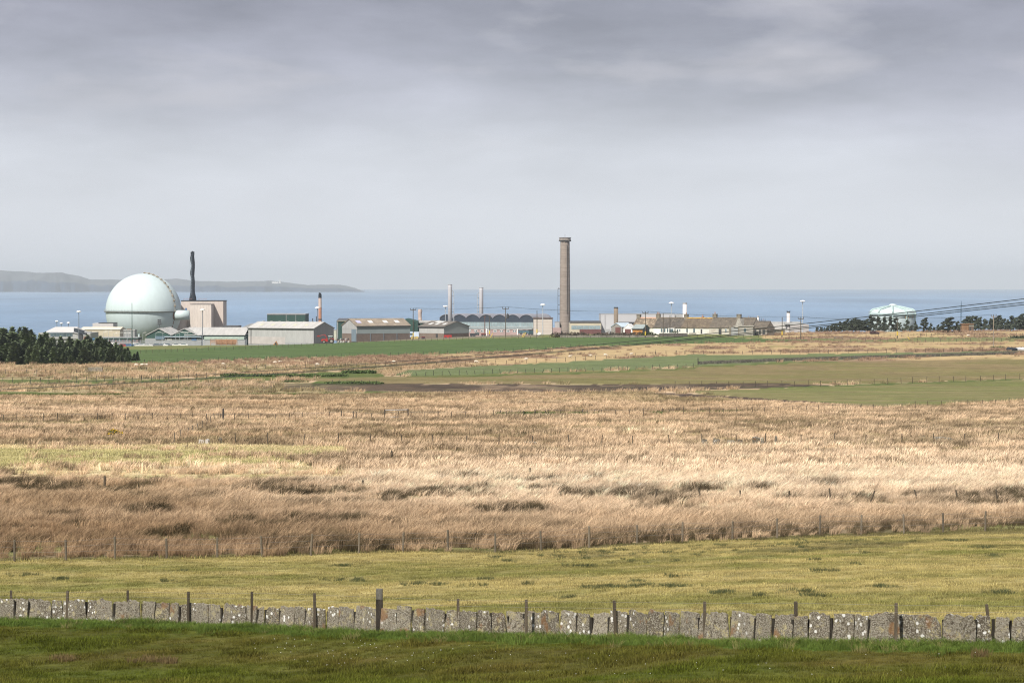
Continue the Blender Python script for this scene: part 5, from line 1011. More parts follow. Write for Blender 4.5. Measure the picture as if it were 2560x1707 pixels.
# ------------------------------------------------------------------ great concrete chimney
d = 1350.0; p = P(1412.5, 594, d); g = base(1412, d); t = thing('concrete_chimney', g, 'tallest tapering brown grey concrete chimney with flared crown', 'chimney')
zb_ = g.z - 1; zt = p.z; rb, rt = MX(14.2, d), MX(11.6, d); b = MB(); zc_ = P(1412, 602, d).z
b.lathe([(rb + (rt - rb) * k / 24, zb_ + (zc_ - zb_) * k / 24) for k in range(25)], p.x, d, 28); b.obj('shaft', M_CONC, t, smooth=True)
for k in range(1, 24):
    z = zb_ + (zc_ - zb_) * k / 24; r_ = rb + (rt - rb) * k / 24; b = MB(); b.lathe([(r_ + .035, z), (r_ + .035, z + .12)], p.x, d, 28, cap=False); b.obj('lift_joint', mat('stained joint', (.185, .155, .135), .95), t)
b = MB(); b.lathe([(rt, zc_), (rt + .75, zc_ + .25), (rt + .75, zc_ + .5), (rt + .55, zc_ + .55), (rt + .55, zt - .25), (rt + .8, zt - .2), (rt + .8, zt), (rt * .7, zt)], p.x, d, 28); cr_ = b.obj('crown', M_CONCT, t)
b = MB()
for k in range(20): a = 2 * math.pi * k / 20; b.box(p.x + (rt + .6) * math.cos(a) - .22, p.x + (rt + .6) * math.cos(a) + .22, d + (rt + .6) * math.sin(a) - .22, d + (rt + .6) * math.sin(a) + .22, zc_ - .35, zc_ + .3)
b.obj('corbels', M_TRIM, cr_); b = MB(); b.tube([(p.x, d, zt - .2), (p.x, d, zt + 2.0)], .07, 5); b.obj('lightning_rod', M_TRIM, t)
b = MB(); b.tube([(p.x - rb - .05, d - .6, P(1400, 719, d).z), (p.x - rb - .75, d - .6, P(1400, 722, d).z), (p.x - rb - .85, d - .6, g.z)], .14, 6); pp = b.obj('riser_pipe', M_TRIM, t)
for v in (722, 739, 762, 785, 807): b = MB(); q = P(1400, v, d); b.tube([(p.x - rb - .9, d - .6, q.z), (p.x - rb + .3, d - .6, q.z)], .12, 5); b.obj('bracket', M_TRIM, pp)
b = MB(); b.box(p.x + .9, p.x + 1.05, d - rb - .15, d - rb + .6, zb_ + 20, zc_ - 2); b.obj('cable_tray', M_CONCT, t)
t = thing('fan_house', base(1393, d - 4), 'small pale hut at the foot of the great concrete chimney', 'hut'); part('wall', M_PALE, t, (1387, 1399, 805, 842, d - 4, 4)); part('roof', M_GREY, t, (1386.6, 1399.4, 804, 805.2, d - 4.1, 4.2)); part('low_wing', M_PINK, t, (1382, 1402, 819.5, 847, d - 10, 5.9))

# ------------------------------------------------------------------ buildings right of the chimney
d = 1290.0; t = thing('glazed_workshop', base(1465, d), 'low cream workshop with a wide dark glazed front', 'building')
part('wall', M_CREAM, t, (1424, 1503, 806, 845, d, 20)); part('roof', M_DROOF, t, (1427, 1502, 802.3, 806, d + 4, 12), (1424, 1503, 805.2, 806.4, d - .3, 20))
for k in range(5): part('glazing', M_GLASSB, t, (1428.5 + k * 14.6, 1442.4 + k * 14.6, 814, 823, d - .15, .12))
part('plinth', M_MAROON, t, (1449, 1503, 823.2, 845, d - 1.2, 1.1))
d = 1300.0; t = thing('white_block', base(1600, d), 'long plain white block behind the cottages', 'building'); part('wall', mat('white sheeting', (.47, .47, .48), .7, .04, .1), t, (1502, 1687, 785.5, 840, d, 24)); part('rear_wall', M_PALE, t, (1687.3, 1712, 786, 840, d + 2, 18)); part('roof_edge', M_GREY, t, (1501.7, 1687.3, 784.6, 785.7, d - .1, 24.2)); part('loading_wall', M_TRIM, t, (1547, 1590, 805, 808.5, d - 3, 3)); part('drain', M_TRIM, t, (1512.3, 1513, 787, 823, d - .15, .12)); part('low_wing', M_PALE, t, (1503, 1525, 823, 842, d - 6, 5.9))
d = 1240.0
for u, vt_, vb, r_, m_, lb, cap in ((1540, 767.5, 830, 5.4, M_BBRICK, 'stout brown brick chimney before the white block', M_TRIM), (1712, 756.5, 830, 5.2, mat('white stack paint', (.62, .585, .58), .6, .04), 'plain white cylindrical stack behind the cottage ridge', M_GREY), (1971, 779, 830, 4.2, mat('off white stack', (.58, .55, .53), .7, .05), 'white stack with dark slotted cap on the right', M_TRIM), (1895, 789.5, 830, 2.3, mat('off white stack', (.58, .55, .53)), 'small slim white stack behind the ruined roof', M_PALE)):
    p = P(u, vt_, d); g = base(u, d); r = MX(r_, d); t = thing('round_stack', g, lb, 'chimney'); b = MB(); b.lathe([(r * 1.04, g.z - .5), (r, p.z - .7)], p.x, d, 18); b.obj('shaft', m_, t, smooth=True); b = MB()
    if u == 1971: b.lathe([(r * .98, p.z - 1.6), (r * .98, p.z)], p.x, d, 14); [b.box(p.x + r * math.cos(k) * .95 - .12, p.x + r * math.cos(k) * .95 + .12, d + r * math.sin(k) - .12, d + r * math.sin(k) + .12, p.z - .2, p.z + .4) for k in range(6)]
    else: b.lathe([(r * 1.03, p.z - .7), (r * 1.03, p.z - .1), (r * .8, p.z)], p.x, d, 18)
    b.obj('rim', cap, t)
d = 1240.0; t = thing('pale_works_block', base(1965, d), 'pale low works block under the capped white stack', 'building'); part('wall', mat('pale stone sheet', (.50, .485, .46), .8, .05), t, (1910, 2003, 810, 850, d, 20)); part('roof', M_PALE, t, (1908, 2003.4, 805, 810, d + 2, 16)); part('right_wing', mat('grey beige sheet', (.40, .375, .36), .8, .05), t, (1976, 2022, 811, 850, d - 3, 14)); part('upper_floor', M_PALE, t, (1962, 2004, 806.5, 811, d - 2, 12))
t = thing('scaffold', base(1885, 1230), 'fine scaffold poles standing behind the ruined roof', 'scaffold')
for k, u in enumerate((1871, 1876, 1880, 1884, 1899, 1904, 1908, 1913)): b = MB(); g = base(u, 1230); b.tube([(g.x, 1230, g.z), (g.x, 1230, P(u, 790 + (k * 37 % 9), 1230).z)], .09, 5); b.obj('pole', M_TRIM if k % 3 else M_ORANGE, t)
b = MB(); b.tube([P(1870, 800, 1230), P(1914, 801, 1230)], .08, 5); b.obj('ledger', M_TRIM, t)
t = thing('round_white_tent', base(2026, 1150), 'small rounded white cover at the edge of the pines', 'cover'); b = MB(); q = P(2026, 836, 1150); b.blob((q.x, 1150, q.z), (MX(7, 1150), 2, MX(6.5, 1150)), 14, 8); b.obj('cover', M_WHITE, t, smooth=True)

# ------------------------------------------------------------------ domed water tank behind the pines
d = 1330.0; p = P(2232, 762, d); g = base(2232, d); R = MX(57.5, d); t = thing('domed_tank', g, 'large round pale mint tank with ribbed domed roof behind pines', 'tank')
zs_ = P(2232, 782, d).z; zr = P(2232, 764.5, d).z; b = MB(); pf = [(R, g.z - 1), (R, zs_)]
for k in range(1, 6): a = math.pi / 2 * k / 5; pf.append((R - 3.2 + 3.2 * math.cos(a), zs_ + 2.0 * math.sin(a)))
pf += [(R * .45, zs_ + 2.0 + (zr - zs_ - 2.0) * .5), (.02, zr)]; b.lathe(pf, p.x, d, 48); b.obj('shell', M_MINT, t, smooth=True)
for k in range(10):
    a = 2 * math.pi * (k + .25) / 10; b = MB(); b.tube([(p.x + (r + .25) * math.cos(a), d + (r + .25) * math.sin(a), z + .25) for r, z in pf[1:]], .42, 6); b.tube([(p.x + (R + .1) * math.cos(a), d + (R + .1) * math.sin(a), zs_ + .2), (p.x + (R + .1) * math.cos(a), d + (R + .1) * math.sin(a), g.z)], .38, 6); b.obj('rib', mat('mint rib paint', (.40, .52, .51), .5, .05), t, smooth=True)
b = MB(); b.lathe([(2.2, zr - .6), (2.2, zr + .5), (1.5, zr + 1.0), (.05, zr + 1.15)], p.x, d, 16); b.obj('cap', M_MINT, t, smooth=True)
b = MB(); zw = zs_ - .6; b.lathe([(R, zw - .3), (R + .8, zw - .3), (R + .8, zw), (R, zw)], p.x, d, 48, cap=False); wk = b.obj('walkway', mat('mint rib paint', (.5, .63, .61)), t)
b = MB(); b.lathe([(R + .72, zw + 1.0), (R + .8, zw + 1.0), (R + .8, zw + 1.1), (R + .72, zw + 1.1)], p.x, d, 48, cap=False); b.obj('railing', mat('railing grey', (.42, .46, .45)), wk)
for a in (-1.15, -1.0, -.7): b = MB(); b.box(p.x + R * math.cos(a) - .3, p.x + R * math.cos(a) + .3, d + R * math.sin(a) - .15, d + R * math.sin(a) + .3, zw - 2.4, zw - .4); b.obj('rust_streak', mat('rust stain', (.50, .42, .28), .85), t)
# ------------------------------------------------------------------ row of old cottages
def roof_mat(name, a, b_, thr): return mat(name, a, .95, .22, .5, fine=.22, fscale=2.2, col2=b_, thr=thr, cscale=.9)
PHI = math.radians(33); PXM = 940 / F; W = 7.6; EV, RG = 2.55, 6.05
def cot(name, label, u0, u1, vb, wall, roof, ridge_m, rise=0.0, W=W, ev=EV, rg=RG, d=None):
    """cottage whose front runs from pixel u0 to u1; origin at its right front corner"""
    d = d or 925 + (1905 - u1) * PXM * math.tan(PHI); p = P(u1, vb, d); L = (u1 - u0) * d / F / math.cos(PHI); t = thing(name, p, label, 'cottage', -PHI)
    MB().prism([(0, -1.5), (W, -1.5), (W, ev), (W / 2, rg - .1), (0, ev)], 'x', -L, 0).obj('wall', wall, t, world=False)
    sl = (rg - ev) / (W / 2)
    for y0 in (-.25, W + .25):
        MB().prism([(y0, ev - sl * .25), (W / 2, rg), (W / 2, rg + .2), (y0, ev - sl * .25 + .2)], 'x', -L, 0).obj('roof', roof, t, world=False)
    MB().prism([(W / 2 - .35, rg), (W / 2 + .35, rg), (W / 2, rg + .42)], 'x', -L, 0).obj('ridge', ridge_m, t, world=False)
    k = L / (u1 - u0); return t, L, (lambda u: (u - u1) * k)
def opening(t, x, w, z0, z1, kind, m=None, frame=M_WHITE):
    o = MB().box(x - w / 2, x + w / 2, -.06, .02, z0, z1).obj(kind, frame, t, world=False); MB().box(x - w / 2 + .1, x + w / 2 - .1, -.09, -.05, z0 + .1, z1 - .1).obj('pane' if kind == 'window' else 'leaf', m or M_GLASS, o, world=False)
def stack(t, x, y, z0, h, w, pots, m):
    o = MB().box(x - w / 2, x + w / 2, y - .5, y + .5, z0 - 1.2, z0 + h).obj('chimney', m, t, world=False); MB().box(x - w / 2 - .1, x + w / 2 + .1, y - .6, y + .6, z0 + h, z0 + h + .18).obj('coping', m, o, world=False)
    for i in range(pots): b = MB(); b.lathe([(.2, z0 + h + .18), (.16, z0 + h + .95)], x + (i - (pots - 1) / 2) * .6, y, 8); b.obj('pot', mat('clay pot', (.36, .20, .13), .9), o, world=False)
M_RUBB = mat('rubble stone', (.20, .18, .145), .95, .25, .8, fine=.2, fscale=3); R1 = roof_mat('patchy stone slates', (.145, .115, .085), (.34, .28, .21), (.5, .6)); R2 = roof_mat('dark stone slates', (.088, .078, .068), (.15, .125, .095), (.5, .7)); R3 = roof_mat('brown stone slates', (.120, .096, .072), (.19, .155, .105), (.5, .7)); R4 = roof_mat('grey stone slates', (.115, .10, .082), (.16, .13, .09), (.52, .7))
M_LICH = mat('orange lichen ridge', (.40, .24, .06), .95, .3, 1.0, col2=(.25, .2, .12), thr=(.5, .65), cscale=.8); M_CLAYR = mat('clay ridge', (.45, .28, .20), .9, .15)
t, L, X = cot('patchy_cottage', 'cottage with patchy brown slates and clay ridge at the shed end', 1582, 1636, 834.5, M_HAR, R1, M_CLAYR); stack(t, -L + .9, W / 2, RG, 1.3, 1.6, 0, M_RUBB); stack(t, X(1634), W / 2, RG + .1, 1.5, 1.6, 2, M_RUBB); opening(t, X(1622), .9, .9, 2.1, 'window')
t, L, X = cot('white_cottage', 'cottage with dark slates, bright white wall and white sun porch', 1636.2, 1706, 835, mat('bright limewash', (.74, .74, .71), .9, .06, .5), R2, R3)
for u in (1656, 1663.5, 1671): opening(t, X(u), .95, .55, 2.15, 'window')
for u in (1695, 1700): opening(t, X(u), .7, .8, 2.0, 'window')
stack(t, X(1704), W / 2, RG + .1, 1.3, 1.6, 1, M_RUBB); MB().box(X(1676), X(1690), -1.2, -.05, -1, 2.3).obj('porch', M_WHITE, t, world=False); MB().box(X(1678), X(1688), -1.3, -1.21, .6, 2.0).obj('porch_window', M_GLASS, t, world=False)
t, L, X = cot('lichen_cottage', 'cottage with brown slates and a vivid orange lichen ridge', 1706.2, 1778, 835.5, M_HAR, R3, M_LICH); opening(t, X(1720.5), .9, .6, 2.2, 'window'); opening(t, X(1737.5), 1.0, .5, 2.2, 'window'); opening(t, X(1755), .95, .1, 2.1, 'door', M_TRIM); stack(t, X(1776), W / 2, RG + .1, 1.5, 1.7, 1, M_RUBB); stack(t, X(1746), W / 2 + .3, RG - .2, .7, .5, 1, M_ORANGE)
t, L, X = cot('grey_cottage', 'cottage with plain grey slates, stained wall and dark doorway', 1778.2, 1880, 836, mat('stained harling', (.50, .48, .42), .95, .2, .5, col2=(.34, .31, .26), thr=(.5, .65), cscale=.5), R4, R4); opening(t, X(1804.5), 1.3, -.2, 2.1, 'door', M_TRIM, M_RUBB); opening(t, X(1818.5), .8, .5, 2.1, 'window'); stack(t, X(1842), W / 2 - 1.2, RG + .3, 1.2, 1.7, 0, M_RUBB)
gx = X(1850); MB().prism([(gx - 1.9, EV), (gx + 1.9, EV), (gx + .35, RG), (gx - .35, RG)], 'y', -.4, W / 2).obj('wallhead_gable', M_HARG, t, world=False)
p = P(1883, 836.5, 917); t2 = thing('flat_outhouse', p, 'grey flat roofed outhouse built against the grey cottage', 'outhouse', -math.radians(12)); w_ = MX(36, 917); MB().box(-w_, 0, 0, 5, -1.5, 3.1).obj('wall', M_HARG, t2, world=False); MB().box(-w_ - MX(23, 917), -w_ - .02, .4, 4, -1.5, 2.7).obj('side_wall', mat('grey blue render', (.30, .31, .31), .9, .15), t2, world=False); MB().box(-w_ - MX(14, 917), .3, -.3, 5.3, 3.1, 3.4).obj('roof', mat('concrete slab', (.33, .315, .28), .9, .15), t2, world=False); MB().box(-w_ + 1.9, -w_ + 2.8, -.05, .02, 1.0, 2.3).obj('window', M_GLASS, t2, world=False); MB().box(-w_ - .3, -w_ + .1, -.1, .3, -1.4, 3.05).obj('corner_post', M_RUBB, t2, world=False); MB().box(-w_ - MX(24.5, 917), -w_ - MX(20, 917), .1, .5, -1.5, 3.5).obj('broken_pier', M_RUBB, t2, world=False)
t, L, X = cot('ruined_byre', 'low roofless looking byre with sagging slates and dark openings', 1882, 1917, 836, M_HARG, R4, R2, W=6.5, ev=2.3, rg=4.7, d=922); opening(t, X(1889), 1.4, -.2, 1.9, 'door', M_TRIM, M_RUBB); opening(t, X(1901), .9, -.2, 1.8, 'door', M_TRIM, M_RUBB); opening(t, X(1910), 1.2, -.2, 1.9, 'door', M_TRIM, M_RUBB)
d = 940.0; t = thing('rubble_yard_wall', base(1940, d), 'long low grey rubble wall right of the ruined byre', 'wall'); part('wall', M_RUBB, t, (1918, 1962, 823.5, 840, d, .6)); part('opening', M_TRIM, t, (1934, 1939, 826, 830, d - .05, .04)); part('coping', M_HARG, t, (1918, 1960, 822.7, 823.6, d - .1, .8))
d = 905.0; t = thing('garden_wall', base(1680, d), 'low dark garden wall before the white cottage', 'wall'); part('wall', mat('dark garden stone', (.11, .10, .09), .9, .2, .6), t, (1648, 1719, 833.5, 842, d, .5)); part('coping', M_HARG, t, (1648, 1719, 832.7, 833.6, d - .1, .7)); part('pale_bed', M_HARG, t, (1722, 1741, 832, 836, d + 1, .3))
d = 897.0; t = thing('low_field_dyke', base(1520, d), 'low pale block wall under the dark hedge', 'wall')
for k in range(17): u = 1400 + k * 14.5; part('block', mat('dull block wall', (.20, .185, .155), .95, .25, .5), t, (u, u + 14.1, 837.6 + (k % 3) * .5, 845, d, .5))

# ------------------------------------------------------------------ garden sheds
t, a_, b_ = barn('blue_roofed_shed', 'grey shed with pale blue roof and maroon door', 1555, 831, 912, 5.6, 6.3, 1, math.radians(38), 2.0, 3.4, mat('grey boards', (.27, .255, .24), .9, .1), M_LBLUE, cat='shed', ov=.2); MB().box(-.08, -.02, .8, 3.8, -1, 1.9).obj('door', M_MAROON, t, world=False); MB().box(a_, b_, .02, 6.2, -1.5, .02).obj('footing', M_HARG, t, world=False)
t, a_, b_ = barn('white_lean_to', 'small white gabled hut with brown garage door', 1581, 831, 908, 4.0, 3.6, 1, math.radians(68), 1.2, 3.0, M_WHITE, M_WHITE, cat='hut', ov=.15); MB().box(-.08, -.02, .6, 3.0, -1, 1.3).obj('door', M_MAROON, t, world=False); MB().box(a_, b_, .02, 3.5, -1.5, .02).obj('footing', M_HARG, t, world=False)
t, a_, b_ = barn('orange_shed', 'small shed with orange boarded front and grey green roof', 1607, 832, 905, 4.6, 4.6, -1, math.radians(36), 1.55, 2.9, mat('slate grey boards', (.185, .20, .215), .9, .1), mat('grey green felt', (.26, .30, .30), .9, .1), cat='shed', ov=.25); MB().box(a_ + .1, b_ - .1, -.07, -.02, -1, 1.4).obj('boards', M_WOODO, t, world=False); MB().box(.02, .07, 1.6, 2.6, -1, 1.5).obj('door', M_MAROON, t, world=False); MB().box(a_, b_, .02, 4.5, -1.5, .02).obj('footing', M_HARG, t, world=False)

# ------------------------------------------------------------------ hedges and bushes
def hedge(name, lb, u0, u1, vt_, d, m, dep=3.0, n=1400, s=.22, cat='hedge', zb=None):
    a, c_ = base(u0, d), base(u1, d); t = thing(name, base((u0 + u1) / 2, d), lb, cat); rr = random.Random(int(u0)); b = MB(); k = max(2, int((c_.x - a.x) / 1.6))
    for i in range(k):
        x = a.x + (c_.x - a.x) * (i + .5) / k; z0 = gz1(x, d); H = P(u0, vt_, d).z - z0; H *= rr.uniform(.78, 1.08); leaf_cloud(b, (x, d + rr.uniform(-.4, .4), z0 + H * .45), ((c_.x - a.x) / k * 1.1, dep * .5, H * .58), n // k, s, rr, .3)
    b.obj('foliage', m, t)
    b = MB()
    for i in range(k): x = a.x + (c_.x - a.x) * (i + .5) / k; z0 = gz1(x, d); b.tube([(x, d, z0 - .3), (x + rr.uniform(-.2, .2), d, z0 + .8)], .1, 5, .05)
    b.obj('stems', M_POSTD, t); return t
M_TWIG = mat('brown twiggy hedge', (.085, .068, .050), .95, .35, .8); M_HEDG = mat('dark hedge green', (.055, .065, .035), .95, .35, .8); M_SCRUB = mat('scrub green', (.075, .11, .035), .9, .4, .6)
hedge('twig_hedge', 'brown twiggy hedge below the great chimney', 1382, 1468, 829, 900, M_TWIG, 3, 1500)
hedge('dark_hedge', 'dark hedge in front of the garden sheds', 1484, 1640, 830.5, 902, M_TWIG, 2.5, 2200)
hedge('green_shrub', 'dark evergreen shrub beside the telegraph pole and orange shed', 1604, 1634, 830, 899, M_LEAF, 2, 700, .2, 'shrub')
hedge('porch_bush', 'small round bush against the white cottage porch', 1682, 1694, 824, 916, M_LEAF, 1.2, 300, .16, 'shrub')
hedge('corner_hedge', 'dark clipped hedge beyond the rightmost fence', 2528, 2640, 838.5, 860, M_HEDG, 3, 1300)
hedge('bramble_clump', 'green bramble clump by the tall grey pole', 2482, 2506, 866, 765, M_SCRUB, 2.5, 500, .2, 'bush'); hedge('scrub_mound', 'largest green scrub mound above the olive field tip', 866, 930, 926, 600, M_SCRUB, 4, 1300, .25, 'bush'); hedge('scrub_strip', 'low green scrub strip left of the scrub mound', 560, 864, 934, 575, M_SCRUB, 4, 2600, .22, 'bush')
hedge('bank_scrub', 'green scrub on the bank above the dark peat', 820, 950, 954, 528, M_SCRUB, 3, 1400, .2, 'bush'); hedge('low_bush', 'low green bush below the olive field tip', 706, 762, 951, 538, M_SCRUB, 3, 600, .2, 'bush'); hedge('moor_bramble', 'green bramble line on the old bank in the brown moor', 1236, 1380, 1030, 365, M_SCRUB, 2, 1300, .14, 'bush'); hedge('moor_bramble_patch', 'small bramble patch farther along the moor bank', 1440, 1500, 1030, 372, M_SCRUB, 2, 600, .14, 'bush'); hedge('moor_bramble_end', 'bramble at the bank end below the peat strip', 1640, 1700, 1028, 376, M_SCRUB, 1.5, 500, .13, 'bush')

# ------------------------------------------------------------------ telegraph poles
def tpole(u, vt_, vb, d, lb, arm=14, r=.17, guard=False, trafo=False, m=M_POLE, tilt=0.0):
    g = base(u, d); z = P(u, vt_, d).z; t = thing('telegraph_pole', g, lb, 'pole'); b = MB(); b.tube([(g.x, d, g.z - .5), (g.x + tilt, d, z)], r, 8, r * .75); b.obj('pole', m, t)
    if arm:
        w = MX(arm, d) / 2; b = MB(); b.box(g.x - w + tilt, g.x + w + tilt, d - .25, d - .08, z - .55, z - .3); b.obj('crossarm', m, t)
        for s in (-1, 0, 1): b = MB(); b.lathe([(.07, z - .3), (.13, z - .1), (.06, z + .3)], g.x + tilt + s * w * .95, d - .16, 7); b.obj('insulator', M_TRIM, t)
    if trafo: b = MB(); b.lathe([(.3, z - 4.0), (.48, z - 3.8), (.48, z - 2.7), (.3, z - 2.5), (.1, z - 2.1)], g.x + .8, d, 10); b.obj('transformer', M_TRIM, t)
    if guard: b = MB(); b.lathe([(r + .05, g.z + 1.2), (r + .05, g.z + 2.6)], g.x, d, 8); b.obj('yellow_guard', M_YEL, t)
    return Vector((g.x + tilt, d, z))
T = {}
for u, vt_, vb, d, lb, kw in ((1033, 772, 850, 925, 'telegraph pole with crossarm in the gap between two barns', dict(guard=True)), (1264, 769, 843, 915, 'telegraph pole carrying a small transformer before the vaulted hall', dict(trafo=True, arm=16)), (1342.5, 776, 841, 930, 'bare pole with yellow guard before the beige end block', dict(arm=0, guard=True)), (1212, 789, 836, 990, 'reddish twin pole leg before the vaulted hall', dict(arm=6, m=mat('reddish pole', (.16, .08, .06), .9))), (1224, 789, 838, 985, 'grey twin pole leg with small transformer bracket before the hall', dict(arm=6, guard=True)),
        (1613.5, 780, 847, 880, 'telegraph pole with crossarm beside the orange shed', dict(arm=14, guard=True)), (1658, 783, 843, 905, 'plain tall pole before the white cottage', dict(arm=0)), (1675, 788, 833, 912, 'plain pole by the white porch', dict(arm=0)), (1718, 798, 838, 908, 'thin grey pole before the lichen cottage', dict(arm=0, r=.12)), (1955.5, 793, 848, 880, 'plain dark pole right of the ruined byre', dict(arm=0, guard=True)), (2002, 794, 852, 860, 'telegraph pole with crossarm near the disc lamp and pale works', dict(arm=14)), (2243.5, 797, 855, 865, 'plain pole with yellow guard before the domed tank', dict(arm=4, guard=True)), (2484, 788, 867, 775, 'tall pale pole with crossarm by the green bramble clump', dict(arm=13, m=mat('pale pole', (.25, .215, .175), .9, .15)))):
    T[u] = tpole(u, vt_, vb, d, lb, **kw)
def span(a, c_, sag, lb, n=3):
    b = MB()
    for k in range(n):
        o = Vector(((k - 1) * 1.0, -.16, .3)); pts = [a.lerp(c_, i / 12) + o - Vector((0, 0, sag * 4 * (i / 12) * (1 - i / 12))) for i in range(13)]; b2 = MB(); b2.tube(pts, .018, 4); tag(b2.obj('line_wire', M_CABLE), lb, 'wire', 'thin wires between telegraph poles')
span(T[1033], T[1264], .5, 'thin wire strung between the barn gap pole and the transformer pole'); span(T[1264], T[1613.5], .7, 'thin wire from the transformer pole to the orange shed pole'); span(T[1613.5], T[2002], .7, 'thin wire from the orange shed pole to the disc lamp pole'); span(T[2002], T[2243.5], .6, 'thin wire from the disc lamp pole to the tank pole'); span(T[2243.5], T[2484], .6, 'thin wire from the tank pole to the tall pale pole')
for u, v, dx, lb in ((1226, 845, 6, 'yellow stay guard leaning by the twin poles'), (1309, 843, 6, 'yellow stay guard of a leaning pair, on the container side'), (1305, 843, 6, 'yellow stay guard of a leaning pair, on the transformer pole side'), (2275, 854, -6, 'yellow stay guard leaning in the tussocks by the tank pole')):
    d = 905 if u < 2000 else 850; a, c_ = P(u, v, d), P(u + dx, v - 12, d); a.z = gz1(a.x, d) - .1; b = MB(); b.tube([a, c_], .13, 6)
    tag(b.obj('stay_guard', M_YEL), lb, 'guard')
g = base(2403, 1250); t = thing('lattice_mast', g, 'thin blue lattice mast rising over the right hand pines', 'mast'); zt = P(2403, 752, 1250).z
for s, q in ((-1, 0), (1, 0), (0, 1)):
    b = MB(); b.tube([(g.x + s * .55, 1250 + q * .9, g.z - .5), (g.x + s * .25, 1250 + q * .4, zt - 4), (g.x, 1250, zt)], .09, 5); b.obj('leg', mat('blue steel', (.13, .20, .28), .6), t)
b = MB()
for k in range(26): z = g.z + (zt - 4 - g.z) * k / 26; w = .55 - .3 * k / 26; s = 1 if k % 2 else -1; b.tube([(g.x - s * w, 1250, z), (g.x + s * w, 1250, z + .8)], .06, 4)
b.obj('bracing', mat('blue steel', (.13, .2, .28)), t)

# ------------------------------------------------------------------ yard clutter
def crate_fence():
    d = 940.0; t = thing('timber_pen', base(560, d), 'low pen of reddish timber hurdles at the field edge', 'pen'); M_HUR = mat('reddish timber', (.36, .20, .12), .9, .2, 1.0)
    for k in range(6): u = 526 + k * 13.2; part('post', M_HUR, t, (u, u + 1.2, 847, 866, d - .1, .15))
    for j in range(4): part('rail', M_HUR, t, (526, 593, 848 + j * 3.2, 849.6 + j * 3.2, d, .08))
    part('pallet', mat('pale pallet', (.38, .24, .16), .9, .2), t, (541, 590, 848.5, 862, d + .5, .6))
crate_fence()
d = 935.0
b = MB(); q = P(689, 859, 925); b.prism([(q.x - 1.0, q.z - .5), (q.x + .9, q.z - .5), (q.x + .2, q.z + 1.0)], 'y', 925, 926.4); t = thing('wooden_ark', base(689, 925), 'small orange wooden ark on the grass before the white barn', 'hut'); b.obj('roof', M_WOODO, t); b = MB(); b.box(q.x - .35, q.x + .35, 924.95, 925.02, q.z - .4, q.z + .4); b.obj('opening', M_TRIM, t)
def trailer(u0, u1, v0, v1, d, m_, lb, name='farm_trailer', cat='trailer'):
    t = thing(name, base((u0 + u1) / 2, d), lb, cat); part('body', m_, t, (u0, u1, v0, v1 - 2.2, d, 2.2)); part('rail', M_TRIM, t, (u0 - .3, u1 + .3, v0 - .4, v0, d - .05, 2.3))
    for u in (u0 + (u1 - u0) * .25, u0 + (u1 - u0) * .75): b = MB(); q = P(u, v1 - 2, d); b.tube([(q.x, d - .1, q.z), (q.x, d + .3, q.z)], .42, 10); b.obj('wheel', M_TRIM, t)
trailer(1110, 1129, 837, 846.5, 938, M_RED, 'big red farm trailer against the twin gable barn'); trailer(1054, 1062, 841.5, 848, 938, mat('dark red paint', (.16, .03, .03), .6), 'small dark red bin before the twin gable barn', 'farm_bin', 'bin'); trailer(1175, 1189, 834, 842, 950, M_TRIM, 'dark low trailer beside the twin gable barn'); trailer(1203, 1215, 833.5, 840, 960, mat('dull red', (.2, .06, .05), .7), 'dull red trailer before the pink wall'); trailer(1188, 1198, 831.5, 838, 955, mat('grey green paint', (.16, .2, .2), .7), 'grey green van body before the pink wall')
trailer(1296, 1322, 826, 836, 955, mat('teal container', (.09, .15, .18), .7), 'teal container loaded with planks before the hall', 'container', 'container'); trailer(1320, 1333, 825.5, 838, 962, mat('dark teal container', (.05, .085, .10), .7), 'darker teal container beside the beige end block', 'container', 'container')
b = MB(); q = P(1348.5, 835, 920); b.blob((q.x, 920, q.z - .1), (.85, .8, .62), 14, 8); t = thing('white_tank', base(1348, 920), 'round white plastic tank by the bare pole', 'tank'); b.obj('tank', M_WHITE, t, smooth=True); b = MB(); b.lathe([(.25, q.z + .45), (.25, q.z + .62)], q.x, 920, 10); b.obj('lid', M_WHITE, t)
d = 868.0; t = thing('roofless_ruin', base(2140, d), 'roofless stone ruin with gaping doorways below the pines', 'ruin')
for u0, u1, v0 in ((2086, 2089, 843), (2104, 2107.5, 844), (2110.5, 2113, 846), (2119.5, 2124, 846), (2136, 2141.5, 845)): part('pier', M_RUBB, t, (u0, u1, v0, 858, d, 1.0))
part('ochre_wall', mat('ochre plaster', (.34, .27, .15), .95, .2), t, (2079, 2104, 844.5, 858, d + 3, .6)); part('lintel', M_RUBB, t, (2086, 2108, 842.3, 844, d - .1, 1.1)); part('inner_wall', M_HARG, t, (2107, 2142, 846.5, 858, d + 4, .5)); part('long_wall', mat('dark rubble', (.115, .11, .10), .95, .2, .8), t, (2142, 2183, 845, 858, d, .7)); part('post_wall', M_RUBB, t, (2128, 2130, 846, 858, d, .6))
d = 1010.0; t = thing('rusty_hut', base(2420, d), 'rusty brown pump hut with lean to among the pines', 'hut'); part('wall', mat('rusty boards', (.21, .13, .075), .9, .25, .5, stretch=(2, 2, .3)), t, (2405, 2421.5, 810.5, 834, d, 4)); part('roof', M_RUST, t, (2404, 2435.5, 809, 810.6, d - .3, 4.6)); part('lean_to', mat('brown boards', (.13, .10, .08), .9), t, (2422, 2434.5, 815.5, 834, d + .3, 3)); part('lean_to_roof', mat('pale sheet', (.38, .38, .33), .8), t, (2422, 2435, 811, 815.6, d + .2, 3.2)); part('door', M_TRIM, t, (2424, 2427, 818, 834, d + .2, .08))
